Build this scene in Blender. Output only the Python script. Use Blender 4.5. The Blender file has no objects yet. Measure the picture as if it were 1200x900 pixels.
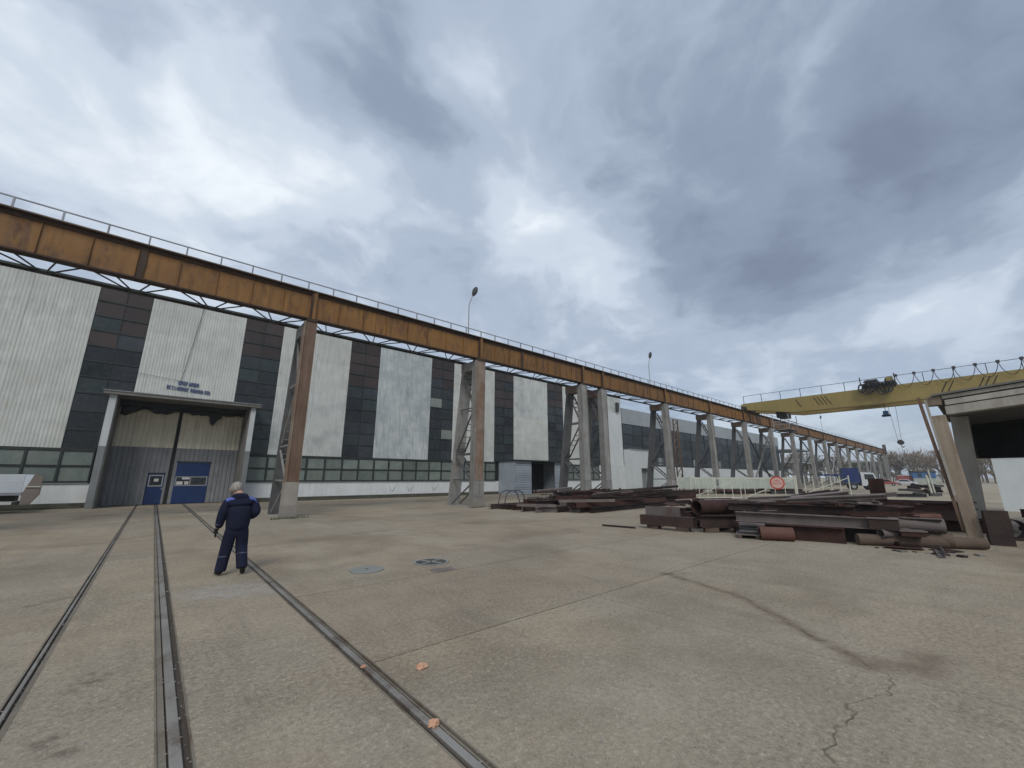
import bpy, bmesh, math, random
from mathutils import Vector, Matrix, Euler, noise as mnoise
R_ = math.radians
sc = bpy.context.scene
COL = sc.collection

# ------------------------------------------------------------------ camera
CAM_H = 1.8
FPX = 471.0
def _unit(v): return v / v.length
_ex = _unit(Vector((557, 110, 471)))
_ey = Vector((-420, 110, 471)); _ey = _unit(_ey - _ex * _ex.dot(_ey))
_ez = _ex.cross(_ey)
RW = Matrix((_ex, _ey, _ez))                       # camera axes (x right, y down, z forward) -> world
cam_d = bpy.data.cameras.new('camera'); cam = bpy.data.objects.new('camera', cam_d); COL.objects.link(cam)
M = Matrix.Identity(4)
for i in range(3):
    M[i][0] = RW[i][0]; M[i][1] = -RW[i][1]; M[i][2] = -RW[i][2]
M[2][3] = CAM_H
cam.matrix_world = M
cam_d.sensor_width = 36.0; cam_d.lens = FPX / 1200 * 36.0
cam_d.clip_start = 0.05; cam_d.clip_end = 6000
sc.camera = cam
def at(px, py, z=0.0):
    """point of the yard at height z where the survey sighting (px, py) of the 1200 x 900 photograph meets it"""
    d = RW @ Vector((px - 600, py - 450, FPX)); t = (z - CAM_H) / d.z
    return Vector((d.x * t, d.y * t, z))

# ------------------------------------------------------------------ exposure, sky and sun
sc.view_settings.view_transform = 'Standard'; sc.view_settings.look = 'None'
sc.view_settings.exposure = 0.16; sc.view_settings.gamma = 1.0
SUN_AZ = (-0.62, -0.78); SUN_EL = 44
world = bpy.data.worlds.new('World'); sc.world = world; world.use_nodes = True
def build_world():
    nt = world.node_tree; N = nt.nodes; L = nt.links; N.clear()
    out = N.new('ShaderNodeOutputWorld'); bg = N.new('ShaderNodeBackground'); bg.inputs[1].default_value = 0.1
    L.new(bg.outputs[0], out.inputs[0])
    sky = N.new('ShaderNodeTexSky'); sky.sky_type = 'NISHITA'; sky.sun_disc = False
    sky.sun_elevation = R_(SUN_EL); sky.sun_rotation = math.atan2(SUN_AZ[0], SUN_AZ[1])
    sky.air_density = 1.0; sky.dust_density = 1.5
    tc = N.new('ShaderNodeTexCoord'); sep = N.new('ShaderNodeSeparateXYZ'); L.new(tc.outputs['Generated'], sep.inputs[0])
    def math_(op, a, b=None, clamp=False):
        m = N.new('ShaderNodeMath'); m.operation = op; m.use_clamp = clamp
        for i, v in enumerate((a, b)):
            if v is None: continue
            if isinstance(v, (int, float)): m.inputs[i].default_value = v
            else: L.new(v, m.inputs[i])
        return m.outputs[0]
    z = math_('MAXIMUM', sep.outputs[2], 0.0)
    den = math_('ADD', z, 0.3)
    u = math_('DIVIDE', sep.outputs[0], den); v = math_('DIVIDE', sep.outputs[1], den)
    cmb = N.new('ShaderNodeCombineXYZ'); L.new(u, cmb.inputs[0]); L.new(v, cmb.inputs[1])
    # ragged, billowing edges: the deck is sampled through a warped field
    wn = N.new('ShaderNodeTexNoise'); wn.inputs['Scale'].default_value = 2.2; wn.inputs['Detail'].default_value = 5; L.new(cmb.outputs[0], wn.inputs['Vector'])
    ws_ = N.new('ShaderNodeVectorMath'); ws_.operation = 'SUBTRACT'; L.new(wn.outputs['Color'], ws_.inputs[0]); ws_.inputs[1].default_value = (.5, .5, .5)
    wk = N.new('ShaderNodeVectorMath'); wk.operation = 'SCALE'; wk.inputs['Scale'].default_value = 0.42; L.new(ws_.outputs[0], wk.inputs[0])
    wa = N.new('ShaderNodeVectorMath'); wa.operation = 'ADD'; L.new(cmb.outputs[0], wa.inputs[0]); L.new(wk.outputs[0], wa.inputs[1])
    wsep = N.new('ShaderNodeSeparateXYZ'); L.new(wa.outputs[0], wsep.inputs[0]); wu, wv = wsep.outputs[0], wsep.outputs[1]
    def noise_(scale, detail, rough, loc, rot=0.0, stretch=(1, 1, 1), src=wa):
        mp = N.new('ShaderNodeMapping'); mp.inputs['Location'].default_value = loc
        mp.inputs['Rotation'].default_value = (0, 0, rot); mp.inputs['Scale'].default_value = stretch
        L.new(src.outputs[0], mp.inputs[0])
        n = N.new('ShaderNodeTexNoise'); n.inputs['Scale'].default_value = scale; n.inputs['Detail'].default_value = detail
        n.inputs['Roughness'].default_value = rough
        L.new(mp.outputs[0], n.inputs['Vector']); return math_('SUBTRACT', n.outputs[0], 0.5)
    big = noise_(1.1, 3, 0.5, (3.2, 1.4, 0.0))
    mid = noise_(2.6, 5, 0.52, (7.3, 2.1, 1.0))
    fine = noise_(7.5, 7, 0.56, (1.7, 5.2, 2.0))
    d = math_('ADD', math_('MULTIPLY', big, 0.38), math_('MULTIPLY', mid, 0.42))
    d = math_('ADD', d, math_('MULTIPLY', fine, 0.28))
    d = math_('ADD', d, 0.535)
    # the heavy banks over the far end of the yard and the brighter breaks over the hall
    def blob(cu, cv, ru, rv, ang, amp):
        du = math_('SUBTRACT', wu, cu); dv = math_('SUBTRACT', wv, cv)
        ca, sa = math.cos(ang), math.sin(ang)
        a = math_('DIVIDE', math_('ADD', math_('MULTIPLY', du, ca), math_('MULTIPLY', dv, sa)), ru)
        b = math_('DIVIDE', math_('SUBTRACT', math_('MULTIPLY', dv, ca), math_('MULTIPLY', du, sa)), rv)
        r2 = math_('ADD', math_('MULTIPLY', a, a), math_('MULTIPLY', b, b))
        return math_('MULTIPLY', math_('EXPONENT', math_('MULTIPLY', r2, -1.0)), amp)
    for bl in BLOBS: d = math_('ADD', d, blob(*bl))
    cr = N.new('ShaderNodeValToRGB'); L.new(d, cr.inputs[0]); cr.color_ramp.interpolation = 'EASE'
    el = cr.color_ramp.elements
    stops = [(0.18, (1.95, 2.32, 3.05)), (0.36, (2.75, 3.22, 4.1)), (0.53, (4.25, 4.8, 5.75)), (0.67, (6.1, 6.6, 7.35)), (0.86, (8.9, 9.1, 9.3))]
    while len(el) < len(stops): el.new(0.5)
    for e, (p, c) in zip(el, stops): e.position = p; e.color = (c[0] / 10 * .96, c[1] / 10, c[2] / 10 * 1.035, 1)
    sca = N.new('ShaderNodeVectorMath'); sca.operation = 'SCALE'; sca.inputs['Scale'].default_value = SKY_K * 10
    L.new(cr.outputs[0], sca.inputs[0])
    # thinner cloud towards the horizon lets the blue of the sky through
    thin = N.new('ShaderNodeMapRange'); thin.inputs[1].default_value = 0.0; thin.inputs[2].default_value = 0.35
    thin.inputs[3].default_value = 0.70; thin.inputs[4].default_value = 0.97; L.new(z, thin.inputs[0])
    mix = N.new('ShaderNodeMix'); mix.data_type = 'RGBA'
    L.new(thin.outputs[0], mix.inputs[0]); L.new(sky.outputs[0], mix.inputs[6]); L.new(sca.outputs[0], mix.inputs[7])
    L.new(mix.outputs[2], bg.inputs[0])
SKY_K = 0.98
BLOBS = [(0.80, 0.16, 0.60, 0.34, 0.2, -0.20), (1.27, 0.33, 0.34, 0.17, -0.5, -0.25), (1.05, -0.08, 0.34, 0.22, 0.3, -0.15), (0.22, 0.62, 0.26, 0.15, 0.6, -0.13),
         (-0.14, 0.80, 0.12, 0.08, 0.2, -0.12), (-0.17, 1.02, 0.44, 0.30, 0.2, 0.19), (0.25, 0.88, 0.32, 0.15, -0.3, 0.15), (0.66, 0.66, 0.34, 0.16, 0.3, 0.17), (1.0, 0.66, 0.24, 0.13, 0.2, 0.20),
         (1.65, 0.08, 0.34, 0.15, -0.4, 0.18), (0.33, 0.48, 0.09, 0.08, 0.2, 0.12), (0.78, 0.02, 0.14, 0.05, 0.8, 0.14), (2.3, 0.45, 0.5, 0.5, 0.0, 0.08)]
build_world()
sun_d = bpy.data.lights.new('sun', 'SUN'); sun_d.energy = 1.5; sun_d.angle = R_(24); sun_d.color = (1.0, 0.965, 0.91)
sun = bpy.data.objects.new('sun', sun_d); COL.objects.link(sun)
_sd = Vector((SUN_AZ[0] * math.cos(R_(SUN_EL)), SUN_AZ[1] * math.cos(R_(SUN_EL)), math.sin(R_(SUN_EL))))
sun.rotation_euler = _sd.to_track_quat('Z', 'Y').to_euler(); sun.location = (0, 0, 60)

# ------------------------------------------------------------------ helpers
rnd = random.Random(7)
class MB:
    """collects simple solids and links them as one mesh object"""
    def __init__(s): s.v = []; s.f = []
    def add(s, vs, fs):
        o = len(s.v); s.v += [tuple(p) for p in vs]; s.f += [tuple(i + o for i in q) for q in fs]; return s
    def box(s, x0, x1, y0, y1, z0, z1, m=None):
        vs = [Vector(p) for p in ((x0, y0, z0), (x1, y0, z0), (x1, y1, z0), (x0, y1, z0), (x0, y0, z1), (x1, y0, z1), (x1, y1, z1), (x0, y1, z1))]
        if m is not None: vs = [m @ p for p in vs]
        return s.add(vs, [(0, 3, 2, 1), (4, 5, 6, 7), (0, 1, 5, 4), (1, 2, 6, 5), (2, 3, 7, 6), (3, 0, 4, 7)])
    def bar(s, a, b, w, h, up=(0, 0, 1), ext=0.0):
        a = Vector(a); b = Vector(b); d = (b - a).normalized(); a = a - d * ext; b = b + d * ext
        up = Vector(up)
        if abs(d.dot(up)) > 0.98: up = Vector((1, 0, 0))
        r = d.cross(up).normalized(); u = r.cross(d).normalized()
        vs = []
        for p in (a, b):
            for i, j in ((-1, -1), (1, -1), (1, 1), (-1, 1)): vs.append(p + r * (i * w / 2) + u * (j * h / 2))
        return s.add(vs, [(0, 1, 2, 3), (7, 6, 5, 4), (0, 4, 5, 1), (1, 5, 6, 2), (2, 6, 7, 3), (3, 7, 4, 0)])
    def tube(s, a, b, r0, r1=None, n=10, cap=True):
        r1 = r0 if r1 is None else r1
        a = Vector(a); b = Vector(b); d = (b - a).normalized()
        t = Vector((0, 0, 1)) if abs(d.z) < 0.9 else Vector((1, 0, 0))
        x = d.cross(t).normalized(); y = d.cross(x)
        vs = []
        for p, r in ((a, r0), (b, r1)):
            for k in range(n):
                q = 2 * math.pi * k / n; vs.append(p + x * (r * math.cos(q)) + y * (r * math.sin(q)))
        fs = [(k, (k + 1) % n, n + (k + 1) % n, n + k) for k in range(n)]
        if cap: fs += [tuple(range(n))[::-1], tuple(range(n, 2 * n))]
        return s.add(vs, fs)
    def pipe(s, a, b, r, t, n=18):
        """hollow pipe with a wall of thickness t"""
        a = Vector(a); b = Vector(b); d = (b - a).normalized()
        q0 = Vector((0, 0, 1)) if abs(d.z) < 0.9 else Vector((1, 0, 0))
        x = d.cross(q0).normalized(); y = d.cross(x); vs = []
        for p in (a, b):
            for rr in (r, r - t):
                for k in range(n):
                    q = 2 * math.pi * k / n; vs.append(p + x * (rr * math.cos(q)) + y * (rr * math.sin(q)))
        fs = []
        for k in range(n):
            j = (k + 1) % n
            fs += [(k, j, 2 * n + j, 2 * n + k), (n + j, n + k, 3 * n + k, 3 * n + j), (j, k, n + k, n + j), (2 * n + k, 2 * n + j, 3 * n + j, 3 * n + k)]
        return s.add(vs, fs)
    def path(s, pts, r, n=6):
        for i in range(len(pts) - 1): s.tube(pts[i], pts[i + 1], r, r, n)
        return s
    def prism(s, poly, y0, y1, axis='y'):
        n = len(poly); vs = []
        for y in (y0, y1):
            for a, b in poly:
                vs.append((a, y, b) if axis == 'y' else ((y, a, b) if axis == 'x' else (a, b, y)))
        return s.add(vs, [tuple(range(n))[::-1], tuple(range(n, 2 * n))] + [(k, (k + 1) % n, n + (k + 1) % n, n + k) for k in range(n)])
    def mesh(s, name, mat, smooth=False):
        me = bpy.data.meshes.new(name); me.from_pydata(s.v, [], s.f)
        bm = bmesh.new(); bm.from_mesh(me); bmesh.ops.recalc_face_normals(bm, faces=bm.faces); bm.to_mesh(me); bm.free()
        if smooth:
            for p in me.polygons: p.use_smooth = True
        me.materials.append(MAT[mat] if isinstance(mat, str) else mat); return me
    def build(s, name, mat, parent=None, smooth=False, bevel=0.0):
        return put(name, s.mesh(name, mat, smooth), parent, bevel=bevel)
def put(name, me, parent=None, loc=None, rot=None, bevel=0.0):
    o = bpy.data.objects.new(name, me); COL.objects.link(o)
    if loc is not None: o.location = loc
    if rot is not None: o.rotation_euler = rot
    if parent is not None: o.parent = parent
    if bevel:
        m = o.modifiers.new('bevel', 'BEVEL'); m.width = bevel; m.segments = 2; m.limit_method = 'ANGLE'
    return o
def tag(o, label=None, cat=None, group=None, kind=None):
    if label: o['label'] = label
    if cat: o['category'] = cat
    if group: o['group'] = group
    if kind: o['kind'] = kind
    return o
def thing(name, loc, label, cat, group=None, rz=0.0):
    o = bpy.data.objects.new(name, None); COL.objects.link(o); o.location = loc; o.rotation_euler = (0, 0, rz)
    o.empty_display_size = 0.3
    return tag(o, label, cat, group)
def copy_tree(o, parent=None):
    c = o.copy(); COL.objects.link(c); c.parent = parent
    for ch in list(o.children): copy_tree(ch, c)
    return c
def wave_sheet(w, h, period, depth, steps=None):
    """trapezoid-ribbed sheet in the XZ plane, its ribs upright, facing -Y"""
    xs = []; n = max(1, round(w / period)); p = w / n
    for k in range(n):
        x = k * p
        xs += [(x, 0.0), (x + p * 0.32, 0.0), (x + p * 0.46, -depth), (x + p * 0.86, -depth)]
    xs.append((w, 0.0)); m = MB(); vs = []
    for z in (0.0, h):
        for x, y in xs: vs.append((x, y, z))
    k = len(xs)
    for z in (0.0, h):
        for x, y in xs: vs.append((x, y + 0.02, z))
    fs = [(i, i + 1, k + i + 1, k + i) for i in range(k - 1)] + [(2 * k + i + 1, 2 * k + i, 3 * k + i, 3 * k + i + 1) for i in range(k - 1)]
    fs += [(i + 1, i, 2 * k + i, 2 * k + i + 1) for i in range(k - 1)] + [(k + i, k + i + 1, 3 * k + i + 1, 3 * k + i) for i in range(k - 1)]
    fs += [(0, k, 3 * k, 2 * k), (2 * k - 1, k - 1, 3 * k - 1, 4 * k - 1)]
    m.add(vs, fs); return m

# ------------------------------------------------------------------ materials
MAT = {}
def srgb(r, g, b):
    f = lambda c: (c / 255 / 12.92) if c / 255 <= 0.04045 else ((c / 255 + 0.055) / 1.055) ** 2.4
    return (f(r), f(g), f(b))
class NT:
    def __init__(s, name):
        m = bpy.data.materials.new(name); m.use_nodes = True; s.m = m; s.n = m.node_tree.nodes; s.l = m.node_tree.links
        s.b = s.n['Principled BSDF']; MAT[name] = m
        s.geo = s.n.new('ShaderNodeNewGeometry'); s.pos = s.geo.outputs['Position']
    def put(s, i, v):
        if isinstance(v, (int, float)): i.default_value = v
        elif isinstance(v, (tuple, list)): i.default_value = (*v, 1) if len(v) == 3 and i.type == 'RGBA' else v
        else: s.l.new(v, i)
    def noise(s, scale, detail=5, rough=0.55, stretch=(1, 1, 1), vec=None, dist=0.0, off=(0, 0, 0)):
        mp = s.n.new('ShaderNodeMapping'); mp.inputs['Scale'].default_value = stretch; mp.inputs['Location'].default_value = off
        s.l.new(vec if vec is not None else s.pos, mp.inputs[0])
        t = s.n.new('ShaderNodeTexNoise'); t.inputs['Scale'].default_value = scale; t.inputs['Detail'].default_value = detail
        t.inputs['Roughness'].default_value = rough; t.inputs['Distortion'].default_value = dist
        s.l.new(mp.outputs[0], t.inputs['Vector']); return t.outputs[0]
    def rng(s, x, a, b, c=0.0, d=1.0, smooth=False):
        m = s.n.new('ShaderNodeMapRange'); m.clamp = True
        if smooth: m.interpolation_type = 'SMOOTHSTEP'
        s.l.new(x, m.inputs[0])
        for i, v in enumerate((a, b, c, d)): m.inputs[i + 1].default_value = v
        return m.outputs[0]
    def math(s, op, a, b=None, clamp=False):
        m = s.n.new('ShaderNodeMath'); m.operation = op; m.use_clamp = clamp
        s.put(m.inputs[0], a)
        if b is not None: s.put(m.inputs[1], b)
        return m.outputs[0]
    def mix(s, f, a, b, mode='MIX'):
        m = s.n.new('ShaderNodeMix'); m.data_type = 'RGBA'; m.blend_type = mode
        s.put(m.inputs[0], f); s.put(m.inputs[6], a); s.put(m.inputs[7], b); return m.outputs[2]
    def bump(s, h, strength=0.3, dist=0.02):
        b = s.n.new('ShaderNodeBump'); b.inputs['Strength'].default_value = strength; b.inputs['Distance'].default_value = dist
        s.l.new(h, b.inputs['Height']); s.l.new(b.outputs[0], s.b.inputs['Normal'])
    def done(s, col, rough=0.7, metal=0.0, spec=0.4):
        s.put(s.b.inputs['Base Color'], col); s.put(s.b.inputs['Roughness'], rough); s.put(s.b.inputs['Metallic'], metal)
        s.b.inputs['Specular IOR Level'].default_value = spec; return s.m
    def objrand(s):
        o = s.n.new('ShaderNodeObjectInfo'); return o.outputs['Random']
def weathered(name, a, b, streak=None, streak_amt=0.5, rust=None, rust_amt=0.0, rough=0.7, metal=0.0, scale=1.2, bump=0.15, spec=0.35, vary=0.12, dirt=None, dirt_amt=0.0):
    """paint or raw stuff in two tones, with run-down streaks, rust patches and dirt that sit where they sit"""
    t = NT(name)
    c = t.mix(t.rng(t.noise(scale, 6), 0.32, 0.68), a, b)
    if streak is not None:
        st = t.noise(5.0, 5, 0.6, (1, 1, 0.09)); big = t.noise(0.35, 3)
        f = t.math('MULTIPLY', t.rng(st, 0.48, 0.72), t.rng(big, 0.35, 0.65, 0.35, 1.0))
        c = t.mix(t.math('MULTIPLY', f, streak_amt), c, streak)
    if rust is not None:
        rn = t.noise(2.1, 8, 0.65, (1, 1, 0.45), off=(5, 3, 1))
        c = t.mix(t.math('MULTIPLY', t.rng(rn, 0.66 - 0.3 * rust_amt, 0.78 - 0.22 * rust_amt), 0.9), c, rust)
    if dirt is not None:
        dn = t.noise(0.8, 7, 0.62, off=(9, 1, 4)); c = t.mix(t.math('MULTIPLY', t.rng(dn, 0.45, 0.75), dirt_amt), c, dirt)
    if vary:
        r = t.objrand(); c = t.mix(1.0, c, t.mix(r, (1 - vary,) * 3, (1 + vary,) * 3), 'MULTIPLY')
    fine = t.noise(30, 4, 0.6)
    c = t.mix(1.0, c, t.mix(fine, (0.86,) * 3, (1.14,) * 3), 'MULTIPLY')
    if bump: t.bump(t.noise(14, 6, 0.6), bump, 0.015)
    return t.done(c, t.rng(t.noise(3, 4), 0.3, 0.7, max(0.05, rough - 0.12), min(1, rough + 0.12)), metal, spec)

# ground -------------------------------------------------------------
def ground_material():
    t = NT('concrete_yard')
    n1 = t.noise(0.22, 6, 0.6); n2 = t.noise(1.1, 8, 0.65, off=(3, 1, 0)); n3 = t.noise(7.0, 8, 0.7, off=(1, 7, 0)); n4 = t.noise(55, 6, 0.75)
    c = t.mix(t.rng(n1, 0.35, 0.66), (0.345, 0.272, 0.184), (0.455, 0.368, 0.264))
    c = t.mix(t.rng(n2, 0.42, 0.72, 0, 0.55), c, (0.225, 0.195, 0.148))
    c = t.mix(t.rng(t.noise(0.5, 5, 0.6, off=(8, 2, 0)), 0.5, 0.68, 0, 0.6), c, (0.46, 0.41, 0.315))
    c = t.mix(t.rng(t.noise(0.16, 4, 0.55, off=(31, 12, 0)), 0.46, 0.60, 0, 0.6), c, (0.375, 0.335, 0.265))
    c = t.mix(t.rng(t.noise(2.2, 6, 0.65, (1, .16, 1), off=(3, 17, 0)), 0.52, 0.72, 0, 0.45), c, (0.185, 0.162, 0.128))
    c = t.mix(t.rng(t.noise(1.7, 6, 0.65, (.2, 1, 1), off=(13, 7, 0)), 0.55, 0.74, 0, 0.45), c, (0.195, 0.170, 0.134))
    c = t.mix(t.rng(n3, 0.52, 0.78, 0, 0.5), c, (0.165, 0.140, 0.105))
    # sand blown along the wall of the hall and round the scrap
    sep = t.n.new('ShaderNodeSeparateXYZ'); t.l.new(t.pos, sep.inputs[0])
    c = t.mix(t.rng(t.noise(0.30, 6, 0.62, off=(41, 22, 0)), 0.50, 0.66, 0, 0.65), c, (0.175, 0.138, 0.092))
    c = t.mix(1.0, c, t.mix(t.objrand(), (.92, .92, .93), (1.07, 1.07, 1.06)), 'MULTIPLY')
    # exposed aggregate: pale and dark grit
    vor = t.n.new('ShaderNodeTexVoronoi'); vor.inputs['Scale'].default_value = 60; vor.inputs['Randomness'].default_value = 1.0
    t.l.new(t.pos, vor.inputs['Vector'])
    grit = t.n.new('ShaderNodeSeparateColor'); t.l.new(vor.outputs['Color'], grit.inputs[0])
    worn = t.rng(t.noise(0.33, 5, 0.6, off=(2, 9, 0)), 0.36, 0.60, 0.25, 1.0)
    inside = t.rng(vor.outputs['Distance'], 0.25, 0.5, 1.0, 0.0)
    pale = t.math('MULTIPLY', t.math('MULTIPLY', t.rng(grit.outputs[0], 0.70, 0.86), inside), worn)
    dark = t.math('MULTIPLY', t.math('MULTIPLY', t.rng(grit.outputs[1], 0.66, 0.84), inside), worn)
    c = t.mix(t.math('MULTIPLY', dark, 0.7), c, (0.13, 0.112, 0.09))
    c = t.mix(t.math('MULTIPLY', pale, 0.6), c, (0.60, 0.545, 0.46))
    c = t.mix(t.math('MULTIPLY', t.rng(t.noise(19, 9, 0.82, off=(4, 4, 0)), 0.45, 0.62, 0, 0.85), t.rng(t.noise(0.45, 5, 0.6, off=(21, 3, 0)), 0.36, 0.62, 0.45, 1.0)), c, (0.128, 0.100, 0.070))
    c = t.mix(t.rng(t.noise(21, 7, 0.8, off=(14, 2, 0)), 0.54, 0.68, 0, 0.85), c, (0.58, 0.52, 0.41))
    c = t.mix(t.rng(n4, 0.3, 0.72, 0.0, 0.5), c, (0.19, 0.163, 0.122))
    # cracks, worn channel and patches of mud
    wob = t.n.new('ShaderNodeTexNoise'); wob.inputs['Scale'].default_value = 4.5; wob.inputs['Detail'].default_value = 7; t.l.new(t.pos, wob.inputs['Vector'])
    sub = t.n.new('ShaderNodeVectorMath'); sub.operation = 'SUBTRACT'; t.l.new(wob.outputs['Color'], sub.inputs[0]); sub.inputs[1].default_value = (0.5, 0.5, 0.5)
    sc_ = t.n.new('ShaderNodeVectorMath'); sc_.operation = 'SCALE'; sc_.inputs['Scale'].default_value = 0.26; t.l.new(sub.outputs[0], sc_.inputs[0])
    addv = t.n.new('ShaderNodeVectorMath'); addv.operation = 'ADD'; t.l.new(t.pos, addv.inputs[0]); t.l.new(sc_.outputs[0], addv.inputs[1])
    flat = t.n.new('ShaderNodeVectorMath'); flat.operation = 'MULTIPLY'; flat.inputs[1].default_value = (1, 1, 0); t.l.new(addv.outputs[0], flat.inputs[0])
    P = flat.outputs[0]
    def seg(a, b):
        a = Vector((a[0], a[1], 0)); b = Vector((b[0], b[1], 0)); d = b - a; L2 = d.length_squared
        pa = t.n.new('ShaderNodeVectorMath'); pa.operation = 'SUBTRACT'; t.l.new(P, pa.inputs[0]); pa.inputs[1].default_value = a
        dt = t.n.new('ShaderNodeVectorMath'); dt.operation = 'DOT_PRODUCT'; t.l.new(pa.outputs[0], dt.inputs[0]); dt.inputs[1].default_value = d / L2
        h = t.math('MULTIPLY', dt.outputs['Value'], 1.0, True)
        pr = t.n.new('ShaderNodeVectorMath'); pr.operation = 'SCALE'; pr.inputs[0].default_value = d; t.l.new(h, pr.inputs['Scale'])
        df = t.n.new('ShaderNodeVectorMath'); df.operation = 'DISTANCE'; t.l.new(pa.outputs[0], df.inputs[0]); t.l.new(pr.outputs[0], df.inputs[1])
        return df.outputs['Value']
    def lines(pts):
        r = None
        for a, b in zip(pts, pts[1:]):
            s_ = seg(a, b); r = s_ if r is None else t.math('MINIMUM', r, s_)
        return r
    chan = lines([(7.75, 4.4), (7.45, 3.6), (7.15, 2.8), (6.6, 2.2), (6.05, 1.6), (5.6, 1.05)])
    chan2 = lines([(5.62, 1.1), (5.85, 0.75), (6.3, 0.7)])
    mud = t.math('MAXIMUM', t.rng(chan, 0.0, 0.17, 1, 0, True), t.rng(chan2, 0.0, 0.30, 1, 0, True))
    mud = t.math('MULTIPLY', mud, t.rng(t.noise(3.0, 6, 0.65, off=(6, 6, 0)), 0.25, 0.6, 0.35, 1.0))
    c = t.mix(t.math('MULTIPLY', mud, 0.75), c, (0.140, 0.104, 0.072))
    chk = t.math('MULTIPLY', t.rng(chan, 0.004, 0.03, 1, 0), t.rng(t.noise(4, 4, 0.6, off=(1, 3, 0)), 0.42, 0.6))
    c = t.mix(t.math('MULTIPLY', chk, 0.6), c, (0.06, 0.048, 0.036))
    spots = [((7.6, 4.45), (8.0, 4.2), 0.10), ((-1.05, 9.35), (-0.75, 9.6), 0.10), ((-0.12, 5.8), (-0.2, 5.55), 0.12), ((-0.3, 4.6), (-0.18, 4.4), 0.10), ((6.5, 9.8), (7.0, 9.6), .08), ((10.5, 9.6), (11.2, 9.4), .1)]
    for a, b, w in spots:
        c = t.mix(t.math('MULTIPLY', t.math('MULTIPLY', t.rng(seg(a, b), w * 0.3, w * 1.6, 1, 0, True), t.rng(t.noise(7, 7, 0.75, off=(2, 5, 0)), 0.42, 0.58)), 0.7), c, (0.12, 0.095, 0.07))
    grey = t.rng(seg((1.0, 8.55), (1.55, 8.3)), 0.2, 0.7, 1, 0, True)
    c = t.mix(t.math('MULTIPLY', t.math('MULTIPLY', grey, t.rng(t.noise(5, 7, 0.75), 0.38, 0.6)), 0.6), c, (0.37, 0.365, 0.35))
    crack = lines([(5.45, 0.9), (5.0, 0.88), (4.55, 1.05), (4.36, 0.98), (4.0, 1.06), (3.7, 1.02), (3.2, 0.6)])
    crack3 = lines([(3.9, 7.75), (5.2, 7.65)])
    crk = t.math('MINIMUM', crack, crack3)
    ck = t.math('MULTIPLY', t.rng(crk, 0.002, 0.017, 1, 0), t.rng(t.noise(5, 4, 0.6, off=(3, 8, 0)), 0.35, 0.6, 0.15, 1.0))
    c = t.mix(t.math('MULTIPLY', ck, 0.65), c, (0.055, 0.044, 0.032))
    t.bump(t.math('ADD', t.math('ADD', t.math('MULTIPLY', n4, 0.6), t.math('MULTIPLY', n3, 0.5)), t.math('MULTIPLY', ck, -1.2)), 0.7, 0.014)
    t.done(c, t.rng(n2, 0.3, 0.7, 0.78, 0.95), 0, 0.25)
ground_material()
t = NT('dirt_ground')
c = t.mix(t.rng(t.noise(0.15, 6), 0.35, 0.65), (0.40, 0.345, 0.25), (0.325, 0.282, 0.21))
c = t.mix(t.rng(t.noise(1.5, 7), 0.45, 0.75, 0, 0.6), c, (0.22, 0.19, 0.15)); t.bump(t.noise(9, 7), 0.4, 0.03); t.done(c, 0.95, 0, 0.2)

weathered('panel_white', (0.56, 0.575, 0.535), (0.48, 0.495, 0.465), (0.27, 0.28, 0.26), 0.6, (0.33, 0.24, 0.13), 0.10, 0.6, dirt=(0.36, 0.355, 0.31), dirt_amt=0.5, vary=0.06)
weathered('panel_patchy', (0.56, 0.575, 0.545), (0.50, 0.515, 0.49), (0.24, 0.265, 0.27), 0.75, None, 0, 0.6, dirt=(0.30, 0.325, 0.33), dirt_amt=0.9, vary=0.04)
weathered('panel_mottled', (0.54, 0.57, 0.555), (0.40, 0.44, 0.45), (0.20, 0.235, 0.24), 0.95, None, 0, 0.6, dirt=(0.27, 0.31, 0.32), dirt_amt=0.8, vary=0.05)
weathered('plinth_white', (0.66, 0.68, 0.68), (0.60, 0.62, 0.62), (0.36, 0.36, 0.33), 0.3, None, 0, 0.75, dirt=(0.42, 0.41, 0.38), dirt_amt=0.3, vary=0.0)
weathered('base_moss', (0.060, 0.060, 0.045), (0.105, 0.100, 0.08), None, 0, None, 0, 0.9, bump=0.4, vary=0)
weathered('frame_dark', (0.022, 0.028, 0.026), (0.035, 0.042, 0.038), None, 0, (0.07, 0.04, 0.025), 0.1, 0.6)
weathered('pane_slate', (0.026, 0.031, 0.036), (0.036, 0.042, 0.047), (0.06, 0.06, 0.06), 0.5, None, 0, 0.26, bump=0.04, vary=0.35)
weathered('pane_green', (0.024, 0.034, 0.035), (0.034, 0.044, 0.044), (0.055, 0.06, 0.06), 0.5, None, 0, 0.26, bump=0.04, vary=0.35)
weathered('pane_brown', (0.038, 0.029, 0.027), (0.052, 0.038, 0.034), (0.026, 0.024, 0.024), 0.6, None, 0, 0.5, bump=0.04, vary=0.25)
weathered('pane_pale', (0.20, 0.225, 0.21), (0.25, 0.27, 0.25), None, 0, None, 0, 0.45, bump=0.03, vary=0.15)
weathered('pane_lower', (0.125, 0.155, 0.138), (0.175, 0.205, 0.185), (0.10, 0.12, 0.11), 0.5, None, 0, 0.32, bump=0.03, vary=0.22, dirt=(0.25, 0.25, 0.19), dirt_amt=0.3)
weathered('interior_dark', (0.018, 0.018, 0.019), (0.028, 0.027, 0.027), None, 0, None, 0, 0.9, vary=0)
weathered('girder_ochre', (0.245, 0.122, 0.032), (0.175, 0.085, 0.025), (0.070, 0.038, 0.019), 1.0, (0.085, 0.040, 0.019), 0.45, 0.6, scale=0.5, vary=0.12)
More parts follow.
